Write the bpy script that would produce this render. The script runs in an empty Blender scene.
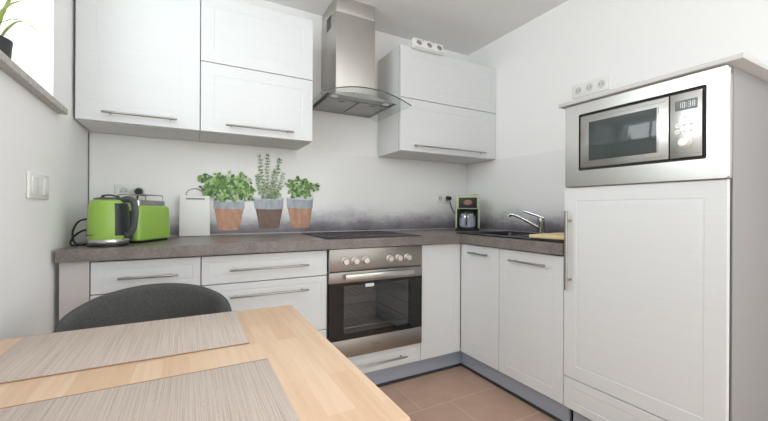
import bpy, bmesh, math, random
from mathutils import Vector, Matrix, Euler
R = math.radians
random.seed(7)
SC = bpy.context.scene
COL = SC.collection

# ------------------------------------------------------------------ measures (metres)
H = 1.04            # eye height
D = 2.427           # back wall
XL, XR = -0.4745, 2.144
DF = 1.819          # fronts of the base units on the back wall
XF = 1.558          # fronts of the units on the right wall
YU = 2.087          # fronts of the wall units
ZC = 2.401          # ceiling
WT0, WT1 = 0.832, 0.882   # worktop
ZUB, ZFL, ZUT = 1.445, 1.810, 2.170
ZD0 = 0.120         # lower edge of the base fronts
ALPHA = math.atan(0.020)  # the left wall is a little out of square

# ------------------------------------------------------------------ materials
def lin(c):
    c = c / 255.0
    return c / 12.92 if c <= 0.04045 else ((c + 0.055) / 1.055) ** 2.4
def rgb(r, g, b):
    return (lin(r), lin(g), lin(b), 1.0)

def mat(name, col, rough=0.5, metal=0.0, **kw):
    m = bpy.data.materials.new(name); m.use_nodes = True
    b = m.node_tree.nodes['Principled BSDF']
    b.inputs['Base Color'].default_value = col
    b.inputs['Roughness'].default_value = rough
    b.inputs['Metallic'].default_value = metal
    for k, v in kw.items():
        b.inputs[k.replace('_', ' ')].default_value = v
    return m

def nodes(m):
    nt = m.node_tree
    return nt, nt.nodes['Principled BSDF']

def N(nt, typ, **kw):
    n = nt.nodes.new(typ)
    for k, v in kw.items():
        setattr(n, k, v)
    return n

def coords(nt, scale=(1, 1, 1), loc=(0, 0, 0), rot=(0, 0, 0)):
    """world-position coordinates, scaled"""
    g = N(nt, 'ShaderNodeNewGeometry')
    mp = N(nt, 'ShaderNodeMapping')
    mp.inputs['Scale'].default_value = scale
    mp.inputs['Location'].default_value = loc
    mp.inputs['Rotation'].default_value = rot
    nt.links.new(g.outputs['Position'], mp.inputs['Vector'])
    return mp.outputs['Vector']

def noise(nt, vec, scale=5, detail=3, rough=0.55):
    n = N(nt, 'ShaderNodeTexNoise')
    n.inputs['Scale'].default_value = scale
    n.inputs['Detail'].default_value = detail
    n.inputs['Roughness'].default_value = rough
    nt.links.new(vec, n.inputs['Vector'])
    return n.outputs['Fac']

def ramp(nt, fac, stops):
    r = N(nt, 'ShaderNodeValToRGB')
    e = r.color_ramp.elements
    while len(e) < len(stops):
        e.new(0.5)
    for i, (p, c) in enumerate(stops):
        e[i].position = p; e[i].color = c
    nt.links.new(fac, r.inputs['Fac'])
    return r.outputs['Color']

def mix(nt, fac, a, b, blend='MIX'):
    m = N(nt, 'ShaderNodeMix', data_type='RGBA', blend_type=blend)
    for sock, v in ((0, fac), (6, a), (7, b)):
        if hasattr(v, 'is_output'):
            nt.links.new(v, m.inputs[sock])
        else:
            m.inputs[sock].default_value = v
    return m.outputs[2]

def bump(nt, b, height, strength=0.1, dist=0.01):
    n = N(nt, 'ShaderNodeBump')
    n.inputs['Strength'].default_value = strength
    n.inputs['Distance'].default_value = dist
    nt.links.new(height, n.inputs['Height'])
    nt.links.new(n.outputs['Normal'], b.inputs['Normal'])

M = {}
# painted plaster
def plaster(name, col, sc=60, st=0.05):
    m = mat(name, col, 0.85)
    nt, b = nodes(m)
    bump(nt, b, noise(nt, coords(nt), sc, 4), st, 0.004)
    return m
M['wall'] = plaster('wall_paint', rgb(245, 245, 245))
M['ceiling'] = plaster('ceiling_paint', rgb(232, 231, 231))
# lacquered fronts with a faint horizontal wood grain
m = mat('front_white', rgb(219, 221, 223), 0.36)
nt, b = nodes(m)
g = noise(nt, coords(nt, (3, 3, 160)), 1.0, 3)
nt.links.new(ramp(nt, g, [(0.3, rgb(218, 220, 222)), (0.7, rgb(221, 223, 225))]), b.inputs['Base Color'])
bump(nt, b, g, 0.008, 0.001)
M['front'] = m
M['carcass'] = mat('carcass_white', rgb(220, 220, 220), 0.5)
M['cover_board'] = mat('cover_board_grey', rgb(198, 197, 196), 0.5)
M['side_panel'] = mat('side_panel_grey', rgb(150, 148, 149), 0.5)
# worktop: mottled grey-brown stone laminate
m = mat('worktop_stone', rgb(120, 112, 105), 0.32)
nt, b = nodes(m)
n1 = noise(nt, coords(nt), 16, 6, 0.65)
n2 = noise(nt, coords(nt), 90, 4, 0.7)
c1 = ramp(nt, n1, [(0.3, rgb(104, 96, 93)), (0.52, rgb(126, 117, 113)), (0.75, rgb(148, 139, 135))])
c2 = ramp(nt, n2, [(0.35, rgb(84, 78, 76)), (0.65, rgb(152, 144, 140))])
nt.links.new(mix(nt, 0.35, c1, c2), b.inputs['Base Color'])
M['worktop'] = m
m = mat('sill_stone', rgb(150, 145, 140), 0.45)
nt, b = nodes(m)
n1 = noise(nt, coords(nt), 70, 6, 0.7)
nt.links.new(ramp(nt, n1, [(0.3, rgb(150, 144, 141)), (0.55, rgb(184, 179, 175)), (0.75, rgb(212, 208, 204))]), b.inputs['Base Color'])
M['sill'] = m
# floor tiles 60 x 30, running bond
m = mat('floor_tile', rgb(160, 128, 108), 0.42)
nt, b = nodes(m)
br = N(nt, 'ShaderNodeTexBrick')
br.offset = 0.695; br.offset_frequency = 2; br.squash = 1.0
for k, v in (('Scale', 1.0), ('Mortar Size', 0.0028), ('Mortar Smooth', 0.2), ('Brick Width', 0.6), ('Row Height', 0.3), ('Bias', 0.0)):
    br.inputs[k].default_value = v
br.inputs['Color1'].default_value = rgb(192, 160, 141)
br.inputs['Color2'].default_value = rgb(186, 154, 135)
br.inputs['Mortar'].default_value = rgb(216, 198, 184)
nt.links.new(coords(nt, loc=(-1.07 + 6.0, -1.245 + 6.0, 0)), br.inputs['Vector'])
n1 = noise(nt, coords(nt), 7, 5)
c = mix(nt, 0.35, br.outputs['Color'], ramp(nt, n1, [(0.3, rgb(172, 140, 121)), (0.7, rgb(202, 171, 152))]))
nt.links.new(c, b.inputs['Base Color'])
M['floor'] = m
# butcher block: staves run front to back
m = mat('beech_block', rgb(222, 184, 144), 0.42)
nt, b = nodes(m)
br = N(nt, 'ShaderNodeTexBrick')
br.offset = 0.37; br.offset_frequency = 2
for k, v in (('Scale', 1.0), ('Mortar Size', 0.0), ('Mortar Smooth', 0.0), ('Brick Width', 0.33), ('Row Height', 0.043), ('Bias', 0.1)):
    br.inputs[k].default_value = v
br.inputs['Color1'].default_value = rgb(223, 196, 170)
br.inputs['Color2'].default_value = rgb(207, 171, 138)
br.inputs['Mortar'].default_value = rgb(207, 171, 138)
nt.links.new(coords(nt, rot=(0, 0, R(90)), loc=(5.1, 5.03, 0)), br.inputs['Vector'])
gr = noise(nt, coords(nt, (60, 3, 60)), 1.6, 4)
c = mix(nt, 0.35, br.outputs['Color'], ramp(nt, gr, [(0.3, rgb(205, 169, 137)), (0.65, rgb(229, 204, 180))]))
nt.links.new(c, b.inputs['Base Color'])
M['beech'] = m
m = mat('board_wood', rgb(230, 202, 150), 0.5)
nt, b = nodes(m)
gr = noise(nt, coords(nt, (60, 4, 30)), 1.6, 4)
nt.links.new(ramp(nt, gr, [(0.3, rgb(224, 196, 142)), (0.7, rgb(240, 218, 176))]), b.inputs['Base Color'])
M['board'] = m
# woven placemat
m = mat('woven_mat', rgb(190, 172, 158), 0.85)
nt, b = nodes(m)
g1 = noise(nt, coords(nt, (640, 5, 1)), 1.0, 2)
g2 = noise(nt, coords(nt, (520, 520, 1)), 1.0, 1)
c = ramp(nt, g1, [(0.30, rgb(168, 153, 143)), (0.5, rgb(192, 178, 168)), (0.72, rgb(207, 195, 187))])
c = mix(nt, 0.25, c, ramp(nt, g2, [(0.3, rgb(158, 144, 134)), (0.7, rgb(212, 200, 192))]))
nt.links.new(c, b.inputs['Base Color'])
bump(nt, b, g2, 0.25, 0.002)
M['mat'] = m
M['mat_hem'] = mat('mat_hem', rgb(160, 132, 110), 0.85)
# chair felt
m = mat('charcoal_felt', rgb(70, 71, 70), 0.95)
nt, b = nodes(m)
n1 = noise(nt, coords(nt), 260, 3, 0.8)
nt.links.new(ramp(nt, n1, [(0.3, rgb(58, 59, 59)), (0.7, rgb(92, 93, 92))]), b.inputs['Base Color'])
bump(nt, b, n1, 0.25, 0.003)
M['felt'] = m
# brushed steel
def steel(name, col, rough, scale, amt=0.10):
    m = mat(name, col, rough, 1.0)
    nt, b = nodes(m)
    n1 = noise(nt, coords(nt, scale), 1.0, 2)
    nt.links.new(ramp(nt, n1, [(0.3, tuple(x * (1 - amt) for x in col[:3]) + (1,)), (0.7, tuple(min(1, x * (1 + amt)) for x in col[:3]) + (1,))]), b.inputs['Base Color'])
    return m
M['steel'] = steel('brushed_steel', rgb(196, 194, 191), 0.27, (3, 3, 300), 0.012)
M['steel_dull'] = steel('brushed_steel_dull', rgb(160, 160, 158), 0.42, (3, 3, 300), 0.03)
M['steel_v'] = steel('brushed_steel_hood', rgb(204, 200, 196), 0.42, (300, 300, 3), 0.03)
M['steel_oven'] = steel('brushed_steel_oven', rgb(160, 155, 150), 0.40, (3, 3, 300), 0.03)
M['plinth'] = mat('brushed_aluminium', rgb(172, 182, 198), 0.36, 0.3)
M['chrome'] = mat('chrome', rgb(200, 200, 200), 0.16, 1.0)
M['handle'] = mat('satin_nickel', rgb(176, 172, 166), 0.28, 1.0)
M['seal'] = mat('dark_seal', rgb(56, 56, 58), 0.6)
M['black'] = mat('black_plastic', rgb(32, 32, 34), 0.4)
M['rubber'] = mat('black_cable', rgb(26, 26, 28), 0.5)
M['near_black'] = mat('near_black_grey', rgb(46, 46, 48), 0.5)
M['strip'] = mat('grey_edge_strip', rgb(120, 118, 118), 0.5)
M['seal_pale'] = mat('pale_seal', rgb(176, 172, 174), 0.5)
M['knob'] = mat('knob_satin', rgb(222, 216, 212), 0.35, 0.75)
M['filler'] = mat('filler_pale', rgb(204, 198, 199), 0.45)
M['hob'] = mat('hob_glass', rgb(60, 52, 55), 0.2, Specular_IOR_Level=0.015)
M['hob_mark'] = mat('hob_marking', rgb(84, 76, 78), 0.3, Specular_IOR_Level=0.015)
M['sink'] = mat('black_composite', rgb(38, 40, 44), 0.35)
M['cavity'] = mat('oven_enamel', rgb(190, 192, 194), 0.4)
M['white_plastic'] = mat('white_plastic', rgb(236, 236, 234), 0.35)
M['socket_hole'] = mat('socket_recess', rgb(206, 206, 206), 0.5)
M['green'] = mat('green_enamel', rgb(150, 188, 84), 0.28)
M['green_pale'] = mat('pale_green_plastic', rgb(184, 198, 166), 0.4)
M['dark_grey'] = mat('dark_grey_plastic', rgb(74, 76, 80), 0.4)
M['white_label'] = mat('white_sticker', rgb(235, 238, 240), 0.5)
M['ink'] = mat('dark_print', rgb(60, 60, 62), 0.5)
M['light_print'] = mat('grey_print', rgb(150, 150, 150), 0.5)
M['lcd'] = mat('lcd_grey', rgb(120, 122, 124), 0.25)
M['lcd_digit'] = mat('lcd_digit', rgb(222, 226, 226), 0.3)
M['red_print'] = mat('red_print', rgb(190, 120, 112), 0.4)
M['pot_ceramic'] = mat('white_pot', rgb(238, 238, 236), 0.3)
M['soil'] = mat('soil', rgb(62, 48, 38), 0.95)
M['copper'] = mat('red_brown_panel', rgb(150, 108, 92), 0.3)
M['leaf_grass'] = mat('grass_leaf', rgb(158, 178, 108), 0.5)

def thin_glass(name, tint, gloss=0.04, rough=0.02, graze=0.5):
    m = bpy.data.materials.new(name); m.use_nodes = True
    nt = m.node_tree; nt.nodes.clear()
    o = N(nt, 'ShaderNodeOutputMaterial'); t = N(nt, 'ShaderNodeBsdfTransparent')
    g = N(nt, 'ShaderNodeBsdfGlossy'); mx = N(nt, 'ShaderNodeMixShader')
    lw = N(nt, 'ShaderNodeLayerWeight'); lw.inputs['Blend'].default_value = 0.5
    pw = N(nt, 'ShaderNodeMath', operation='POWER'); pw.inputs[1].default_value = 4.0
    ml = N(nt, 'ShaderNodeMath', operation='MULTIPLY_ADD'); ml.inputs[1].default_value = graze; ml.inputs[2].default_value = gloss
    t.inputs['Color'].default_value = tint
    g.inputs['Roughness'].default_value = rough
    g.inputs['Color'].default_value = (1, 1, 1, 1)
    nt.links.new(lw.outputs['Facing'], pw.inputs[0]); nt.links.new(pw.outputs[0], ml.inputs[0]); nt.links.new(ml.outputs[0], mx.inputs[0])
    nt.links.new(t.outputs[0], mx.inputs[1]); nt.links.new(g.outputs[0], mx.inputs[2])
    nt.links.new(mx.outputs[0], o.inputs['Surface'])
    return m
M['glass'] = thin_glass('clear_glass', (0.97, 0.98, 0.97, 1), 0.03)
M['hood_glass'] = thin_glass('hood_glass', (0.90, 0.92, 0.91, 1), 0.03, 0.02, 0.3)
M['glass_edge'] = mat('glass_edge_dark', rgb(86, 84, 80), 0.2)
M['oven_glass'] = thin_glass('oven_glass', (0.86, 0.86, 0.865, 1), 0.03, 0.03, 0.25)
M['oven_black'] = mat('oven_black_glass', rgb(24, 24, 25), 0.07)
M['mw_glass'] = mat('microwave_window', rgb(66, 74, 74), 0.06)
M['carafe'] = mat('carafe_glass', rgb(160, 168, 184), 0.08, 0.0)
M['kettle_window'] = mat('water_window', rgb(44, 50, 52), 0.35)

# printed splashback: pale, with a grey-violet haze printed along its foot
def splash(name):
    m = mat(name, rgb(225, 223, 222), 0.22)
    nt, b = nodes(m)
    g = N(nt, 'ShaderNodeNewGeometry'); s = N(nt, 'ShaderNodeSeparateXYZ')
    nt.links.new(g.outputs['Position'], s.inputs[0])
    n1 = noise(nt, coords(nt, (2.2, 2.2, 5)), 1.5, 3)
    n2 = noise(nt, coords(nt, (20, 20, 30)), 1.5, 3)
    def math_(op, a, bb):
        q = N(nt, 'ShaderNodeMath', operation=op)
        for i, v in enumerate((a, bb)):
            if hasattr(v, 'is_output'): nt.links.new(v, q.inputs[i])
            else: q.inputs[i].default_value = v
        return q.outputs[0]
    w = math_('MULTIPLY', math_('SUBTRACT', n1, 0.5), 0.16)
    w2 = math_('MULTIPLY', math_('SUBTRACT', n2, 0.5), 0.05)
    z = math_('ADD', math_('ADD', s.outputs['Z'], w), w2)
    mr = N(nt, 'ShaderNodeMapRange')
    mr.inputs['From Min'].default_value = 0.88; mr.inputs['From Max'].default_value = 1.10
    nt.links.new(z, mr.inputs['Value'])
    c = ramp(nt, mr.outputs['Result'], [(0.0, rgb(110, 103, 112)), (0.25, rgb(143, 138, 147)), (0.48, rgb(196, 195, 199)), (0.75, rgb(234, 234, 235)), (1.0, rgb(242, 242, 242))])
    nt.links.new(c, b.inputs['Base Color'])
    return m
M['splash'] = splash('printed_splashback')
for nm, c in (('leaf_a', (118, 160, 80)), ('leaf_b', (88, 130, 58)), ('leaf_c', (172, 200, 140)), ('leaf_d', (62, 98, 44)),
              ('sage_a', (140, 160, 120)), ('sage_b', (104, 132, 84)), ('sage_c', (184, 196, 168)),
              ('zinc', (172, 178, 188)), ('zinc_rim', (206, 211, 217)), ('terracotta', (194, 148, 122)), ('terracotta_dark', (122, 97, 88))):
    M[nm] = mat('print_' + nm, rgb(*c), 0.4)
for nm in ('terracotta', 'terracotta_dark', 'zinc'):
    nt, b = nodes(M[nm])
    base = tuple(b.inputs['Base Color'].default_value)
    n1 = noise(nt, coords(nt, (18, 18, 9)), 2.0, 4)
    nt.links.new(ramp(nt, n1, [(0.3, tuple(x * 0.78 for x in base[:3]) + (1,)), (0.7, tuple(min(1, x * 1.18) for x in base[:3]) + (1,))]), b.inputs['Base Color'])

# ------------------------------------------------------------------ mesh helpers
ORG = {}      # object -> world origin that its parts' coordinates are measured from

def box(bm, x0, x1, y0, y1, z0, z1, bev=0.0, seg=2, M4=None):
    vs = [bm.verts.new((x, y, z)) for x in (x0, x1) for y in (y0, y1) for z in (z0, z1)]
    f = [(0, 1, 3, 2), (4, 6, 7, 5), (0, 4, 5, 1), (2, 3, 7, 6), (0, 2, 6, 4), (1, 5, 7, 3)]
    fs = [bm.faces.new([vs[i] for i in q]) for q in f]
    if bev:
        es = list({e for q in fs for e in q.edges})
        r = bmesh.ops.bevel(bm, geom=es, offset=bev, segments=seg, profile=0.5, affect='EDGES')
        vs = list({v for q in r['faces'] for v in q.verts} | {v for v in vs if v.is_valid})
    if M4 is not None:
        bmesh.ops.transform(bm, matrix=M4, verts=[v for v in vs if v.is_valid])
    return vs

def ring_loft(bm, rings, cap=(True, True), closed=True):
    loops = [[bm.verts.new(p) for p in r] for r in rings]
    n = len(loops[0])
    for a, b in zip(loops, loops[1:]):
        for i in range(n if closed else n - 1):
            j = (i + 1) % n
            bm.faces.new((a[i], a[j], b[j], b[i]))
    if cap[0]: bm.faces.new(loops[0][::-1])
    if cap[1]: bm.faces.new(loops[-1])
    return loops

def lathe(bm, prof, cx=0, cy=0, seg=28, cap=(True, True), sx=1.0, sy=1.0):
    rings = [[(cx + r * sx * math.cos(2 * math.pi * i / seg), cy + r * sy * math.sin(2 * math.pi * i / seg), z) for i in range(seg)] for r, z in prof]
    return ring_loft(bm, rings, cap)

def frames(pts):
    pts = [Vector(p) for p in pts]
    out = []; prev = None
    for i, p in enumerate(pts):
        t = (pts[min(i + 1, len(pts) - 1)] - pts[max(i - 1, 0)]).normalized()
        if prev is None:
            a = Vector((0, 0, 1)) if abs(t.z) < 0.9 else Vector((1, 0, 0))
            u = t.cross(a).normalized()
        else:
            u = (prev - t * prev.dot(t)).normalized()
        prev = u
        out.append((p, u, t.cross(u)))
    return out

def tube(bm, pts, r, seg=10, ry=None):
    fr = frames(pts); rings = []
    for i, (p, u, v) in enumerate(fr):
        rr = r[i] if isinstance(r, (list, tuple)) else r
        r2 = rr if ry is None else (ry[i] if isinstance(ry, (list, tuple)) else ry)
        rings.append([p + u * rr * math.cos(2 * math.pi * k / seg) + v * r2 * math.sin(2 * math.pi * k / seg) for k in range(seg)])
    return ring_loft(bm, rings)

def curve(pts, n=8):
    """Catmull-Rom through the points"""
    P = [Vector(p) for p in pts]; P = [2 * P[0] - P[1]] + P + [2 * P[-1] - P[-2]]
    out = []
    for i in range(1, len(P) - 2):
        for k in range(n):
            t = k / n
            out.append(0.5 * ((2 * P[i]) + (P[i + 1] - P[i - 1]) * t + (2 * P[i - 1] - 5 * P[i] + 4 * P[i + 1] - P[i + 2]) * t * t + (3 * P[i] - P[i - 1] - 3 * P[i + 1] + P[i + 2]) * t ** 3))
    out.append(P[-2])
    return out

def cyl(bm, p0, p1, r, seg=16, r1=None):
    return tube(bm, [p0, p1], [r, r if r1 is None else r1], seg)

def obj(name, bm, material, parent=None, label=None, smooth=True, M4=None, sharp=32):
    if M4 is not None: bm.transform(M4)
    org = ORG.get(parent) if parent is not None else None
    own = Vector((0, 0, 0))
    if parent is None:      # a thing made of one mesh: origin at the middle of its base
        lo = Vector([min(v.co[i] for v in bm.verts) for i in range(3)]); hi = Vector([max(v.co[i] for v in bm.verts) for i in range(3)])
        own = Vector(((lo.x + hi.x) / 2, (lo.y + hi.y) / 2, lo.z)); org = own
    if org is not None and org.length:
        bm.transform(Matrix.Translation(-org))
    bmesh.ops.recalc_face_normals(bm, faces=bm.faces)
    me = bpy.data.meshes.new(name); bm.to_mesh(me); bm.free()
    for mm in (material if isinstance(material, (list, tuple)) else [material]):
        me.materials.append(mm)
    if smooth:
        for p in me.polygons: p.use_smooth = True
        me.set_sharp_from_angle(angle=R(sharp))
    o = bpy.data.objects.new(name, me); COL.objects.link(o)
    if parent is not None:
        o.parent = parent; ORG[o] = ORG[parent]
    else:
        o.location = own; ORG[o] = own
    if label: o['label'] = label
    return o

def thing(name, label, cat, loc, group=None, rotz=0.0, local=False):
    o = bpy.data.objects.new(name, None); COL.objects.link(o)
    o.empty_display_size = 0.05
    o.location = loc; o.rotation_euler = (0, 0, rotz)
    o['label'] = label; o['category'] = cat
    if group: o['group'] = group
    ORG[o] = Vector((0, 0, 0)) if local else Vector(loc)
    return o

def tag(o, label, cat, group=None):
    o['label'] = label; o['category'] = cat
    if group: o['group'] = group
    return o

def struct(o):
    o['kind'] = 'structure'
    return o

BM = bmesh.new

def bx(name, material, parent, *a, **k):
    lab = k.pop('label', None); sm = k.pop('smooth', True)
    b = BM(); box(b, *a, **k)
    return obj(name, b, material, parent, lab, sm)

def frame_M(o, u, v, n):
    o, u, v, n = Vector(o), Vector(u), Vector(v), Vector(n)
    return Matrix(((u.x, v.x, n.x, o.x), (u.y, v.y, n.y, o.y), (u.z, v.z, n.z, o.z), (0, 0, 0, 1)))

def front(name, parent, o, u, n, w, h, t=0.019, groove=0.055, material=None, label=None):
    """a lacquered front with a routed rectangle; o = lower left back corner, u = along, n = outwards"""
    b = BM()
    rings = [(0, 0), (0, t - 0.0015), (0.0015, t)]
    if groove:
        rings += [(groove, t), (groove + 0.002, t - 0.0014), (groove + 0.006, t - 0.0014), (groove + 0.013, t - 0.0002), (groove + 0.020, t - 0.0002)]
    R_ = [[(i, i, d), (w - i, i, d), (w - i, h - i, d), (i, h - i, d)] for i, d in rings]
    ring_loft(b, R_)
    return obj(name, b, material or M['front'], parent, label, True, frame_M(o, u, (0, 0, 1), n), 12)

def bar_handle(parent, p0, p1, n, r=0.0055, off=0.032, inset=0.03, label=None, name='handle'):
    p0, p1, n = Vector(p0), Vector(p1), Vector(n).normalized()
    d = (p1 - p0).normalized(); b = BM()
    a, c = p0 + n * off, p1 + n * off
    tube(b, [a, a + d * 0.002, c - d * 0.002, c], [r * 0.8, r, r, r * 0.8], 12)
    for q in (p0 + d * inset, p1 - d * inset):
        tube(b, [q - n * 0.001, q + n * (off - r * 0.4)], r * 0.75, 10)
    return obj(name, b, M['handle'], parent, label)

def carcass(parent, x0, x1, y0, y1, z0, z1, openax, t=0.018, material=None, top=False):
    """open-fronted box of boards; openax in '-y' or '-x' says where the front goes"""
    b = BM()
    if openax == '-y':
        box(b, x0, x0 + t, y0, y1, z0, z1); box(b, x1 - t, x1, y0, y1, z0, z1)
        box(b, x0 + t, x1 - t, y0, y1, z0, z0 + t); box(b, x0 + t, x1 - t, y1 - 0.008, y1, z0 + t, z1)
        if top: box(b, x0 + t, x1 - t, y0, y1 - 0.008, z1 - t, z1)
    else:
        box(b, x0, x1, y0, y0 + t, z0, z1); box(b, x0, x1, y1 - t, y1, z0, z1)
        box(b, x0, x1, y0 + t, y1 - t, z0, z0 + t); box(b, x1 - 0.008, x1, y0 + t, y1 - t, z0 + t, z1)
        if top: box(b, x0, x1 - 0.008, y0 + t, y1 - t, z1 - t, z1)
    return obj('body', b, material or M['carcass'], parent, None, False)

def cells(xs, ys, keep, z0, z1):
    """one solid slab made of the kept cells of a grid"""
    b = BM(); V = {}
    def v(i, j, z):
        k = (i, j, z)
        if k not in V: V[k] = b.verts.new((xs[i], ys[j], z))
        return V[k]
    K = {(i, j) for i in range(len(xs) - 1) for j in range(len(ys) - 1) if keep((xs[i] + xs[i + 1]) / 2, (ys[j] + ys[j + 1]) / 2)}
    for i, j in K:
        b.faces.new((v(i, j, z1), v(i + 1, j, z1), v(i + 1, j + 1, z1), v(i, j + 1, z1)))
        b.faces.new((v(i, j, z0), v(i, j + 1, z0), v(i + 1, j + 1, z0), v(i + 1, j, z0)))
        for (di, dj, a, c) in ((-1, 0, (i, j), (i, j + 1)), (1, 0, (i + 1, j), (i + 1, j + 1)), (0, -1, (i, j), (i + 1, j)), (0, 1, (i, j + 1), (i + 1, j + 1))):
            if (i + di, j + dj) not in K:
                b.faces.new((v(*a, z0), v(*c, z0), v(*c, z1), v(*a, z1)))
    return b

# ------------------------------------------------------------------ the room
YR = -2.60
WLM = Matrix.Translation((XL, D, 0)) @ Matrix.Rotation(ALPHA, 4, 'Z')   # left wall frame: x into the room, -y towards the camera
def LW(u, d, z):      # u along the wall from the back corner, d into the room
    return WLM @ Vector((d, -u, z))

b = BM(); box(b, XL - 0.5, XR + 0.15, YR - 0.15, D + 0.15, -0.12, 0.0); struct(obj('floor', b, M['floor'], smooth=False))
b = BM(); box(b, XL - 0.5, XR + 0.15, YR - 0.15, D + 0.15, ZC, ZC + 0.12); struct(obj('ceiling', b, M['ceiling'], smooth=False))
b = BM(); box(b, XL - 0.4, XR + 0.15, D, D + 0.15, 0, ZC); struct(obj('wall_back', b, M['wall'], smooth=False))
# right wall; its unseen wide window is added to light the left wall
QY0, QY1, QZ0, QZ1 = -2.2, -0.35, 0.85, 2.2
b = BM()
for y0, y1, z0, z1 in ((YR, QY0, 0, ZC), (QY1, D, 0, ZC), (QY0, QY1, 0, QZ0), (QY0, QY1, QZ1, ZC)):
    box(b, XR, XR + 0.15, y0, y1, z0, z1)
struct(obj('wall_right', b, M['wall'], smooth=False))
b = BM()
for y0, y1, z0, z1 in ((QY0, QY1, QZ0, QZ0 + 0.06), (QY0, QY1, QZ1 - 0.06, QZ1), (QY0, QY0 + 0.06, QZ0 + 0.06, QZ1 - 0.06), (QY1 - 0.06, QY1, QZ0 + 0.06, QZ1 - 0.06), (-1.315, -1.235, QZ0 + 0.06, QZ1 - 0.06)):
    box(b, XR + 0.05, XR + 0.11, y0, y1, z0, z1, 0.004)
w3 = struct(obj('added_window_side', b, M['white_plastic']))
for y0, y1 in ((QY0 + 0.06, -1.315), (-1.235, QY1 - 0.06)):
    bx('pane', M['glass'], w3, XR + 0.078, XR + 0.082, y0, y1, QZ0 + 0.06, QZ1 - 0.06, smooth=False)
# rear wall; its wide window, behind the camera, is added for fill light
b = BM()
RX0, RX1, RZ0, RZ1 = -0.05, 1.95, 0.10, 2.25
for q in ((XL - 0.4, RX0, 0, ZC), (RX1, XR + 0.15, 0, ZC), (RX0, RX1, 0, RZ0), (RX0, RX1, RZ1, ZC)):
    box(b, q[0], q[1], YR - 0.15, YR, q[2], q[3])
struct(obj('wall_rear', b, M['wall'], smooth=False))
w2 = struct(obj('added_window_rear', (lambda b: (box(b, RX0, RX1, YR - 0.10, YR - 0.04, RZ0, RZ0 + 0.07, 0.004), box(b, RX0, RX1, YR - 0.10, YR - 0.04, RZ1 - 0.07, RZ1, 0.004),
     box(b, RX0, RX0 + 0.07, YR - 0.10, YR - 0.04, RZ0 + 0.07, RZ1 - 0.07, 0.004), box(b, RX1 - 0.07, RX1, YR - 0.10, YR - 0.04, RZ0 + 0.07, RZ1 - 0.07, 0.004),
     box(b, 0.90, 1.0, YR - 0.10, YR - 0.04, RZ0 + 0.07, RZ1 - 0.07, 0.004), b)[-1])(BM()), M['white_plastic']))
for xa, xb in ((RX0 + 0.07, 0.90), (1.0, RX1 - 0.07)):
    bx('pane', M['glass'], w2, xa, xb, YR - 0.073, YR - 0.069, RZ0 + 0.07, RZ1 - 0.07, smooth=False)
# left wall with the window recess over the stone sill
U0, U1, ZS, ZWT, TH = 0.609, 2.15, 1.420, 2.27, 0.32
b = BM()
for u0, u1, z0, z1 in ((-0.02, U0, 0, ZC), (U1, D - YR + 0.05, 0, ZC), (U0, U1, 0, ZS), (U0, U1, ZWT, ZC)):
    box(b, -TH, 0, -u1, -u0, z0, z1)
struct(obj('wall_left', b, M['wall'], smooth=False, M4=WLM))
b = BM()
fd0, fd1 = -0.29, -0.235
for u0, u1, z0, z1 in ((U0, U1, ZS + 0.02, ZS + 0.08), (U0, U1, ZWT - 0.06, ZWT), (U0, U0 + 0.06, ZS + 0.08, ZWT - 0.06), (U1 - 0.06, U1, ZS + 0.08, ZWT - 0.06), (1.38, 1.46, ZS + 0.08, ZWT - 0.06)):
    box(b, fd0, fd1, -u1, -u0, z0, z1, 0.004)
w1 = struct(obj('window_1', b, M['white_plastic'], M4=WLM))
for u0, u1 in ((U0 + 0.06, 1.38), (1.46, U1 - 0.06)):
    b = BM(); box(b, -0.264, -0.260, -u1, -u0, ZS + 0.08, ZWT - 0.06)
    obj('pane', b, M['glass'], w1, None, False, WLM)
b = BM()
ss = cells([-0.235, 0.0, 0.030], [-(U1 + 0.05), -U1, -U0, -0.545], lambda x, y: x > 0 or -U1 < y < -U0, ZS - 0.003, 1.439)
obj('window_sill', ss, M['sill'], w1, 'grey speckled stone window sill', True, WLM)

# ------------------------------------------------------------------ splashbacks
pan = thing('splashback', 'printed pale splashback panel on the back wall with a grey haze along its foot', 'splashback', (0.8, D - 0.004, WT1))
bx('panel', M['splash'], pan, XL + 0.006, XR - 0.008, D - 0.007, D - 0.0005, WT1, ZUB - 0.002, smooth=False)
bx('corner_strip', M['strip'], pan, XL + 0.001, XL + 0.006, D - 0.011, D - 0.0005, WT1, ZUB - 0.002, label='dark edge strip in the left corner')
bx('sealing_strip', M['seal_pale'], pan, XL + 0.006, XR - 0.008, D - 0.014, D - 0.007, WT1, WT1 + 0.007, label='pale sealing strip')
pan2 = thing('splashback', 'printed pale splashback panel on the right wall behind the tap', 'splashback', (XR - 0.004, 1.7, WT1))
bx('panel', M['splash'], pan2, XR - 0.007, XR - 0.0005, 1.095, D - 0.008, WT1, ZUB - 0.002, smooth=False)
bx('sealing_strip', M['seal_pale'], pan2, XR - 0.014, XR - 0.007, 1.095, D - 0.015, WT1, WT1 + 0.007, label='pale sealing strip')

# ------------------------------------------------------------------ herb pictures printed on the splashback
PY = D - 0.0075
def leaf_pts(cx, cz, ang, L, W):
    prof = [(0, 0), (0.12, 0.42), (0.35, 0.95), (0.55, 1.0), (0.78, 0.65), (1, 0), (0.78, -0.65), (0.55, -1.0), (0.35, -0.95), (0.12, -0.42)]
    ca, sa = math.cos(ang), math.sin(ang)
    return [(cx + (p * L) * ca - (q * W / 2) * sa, cz + (p * L) * sa + (q * W / 2) * ca) for p, q in prof]

def leaf_flat(bm, y, pts, mi):
    f = bm.faces.new([bm.verts.new((x, y, z)) for x, z in pts]); f.material_index = mi

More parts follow.
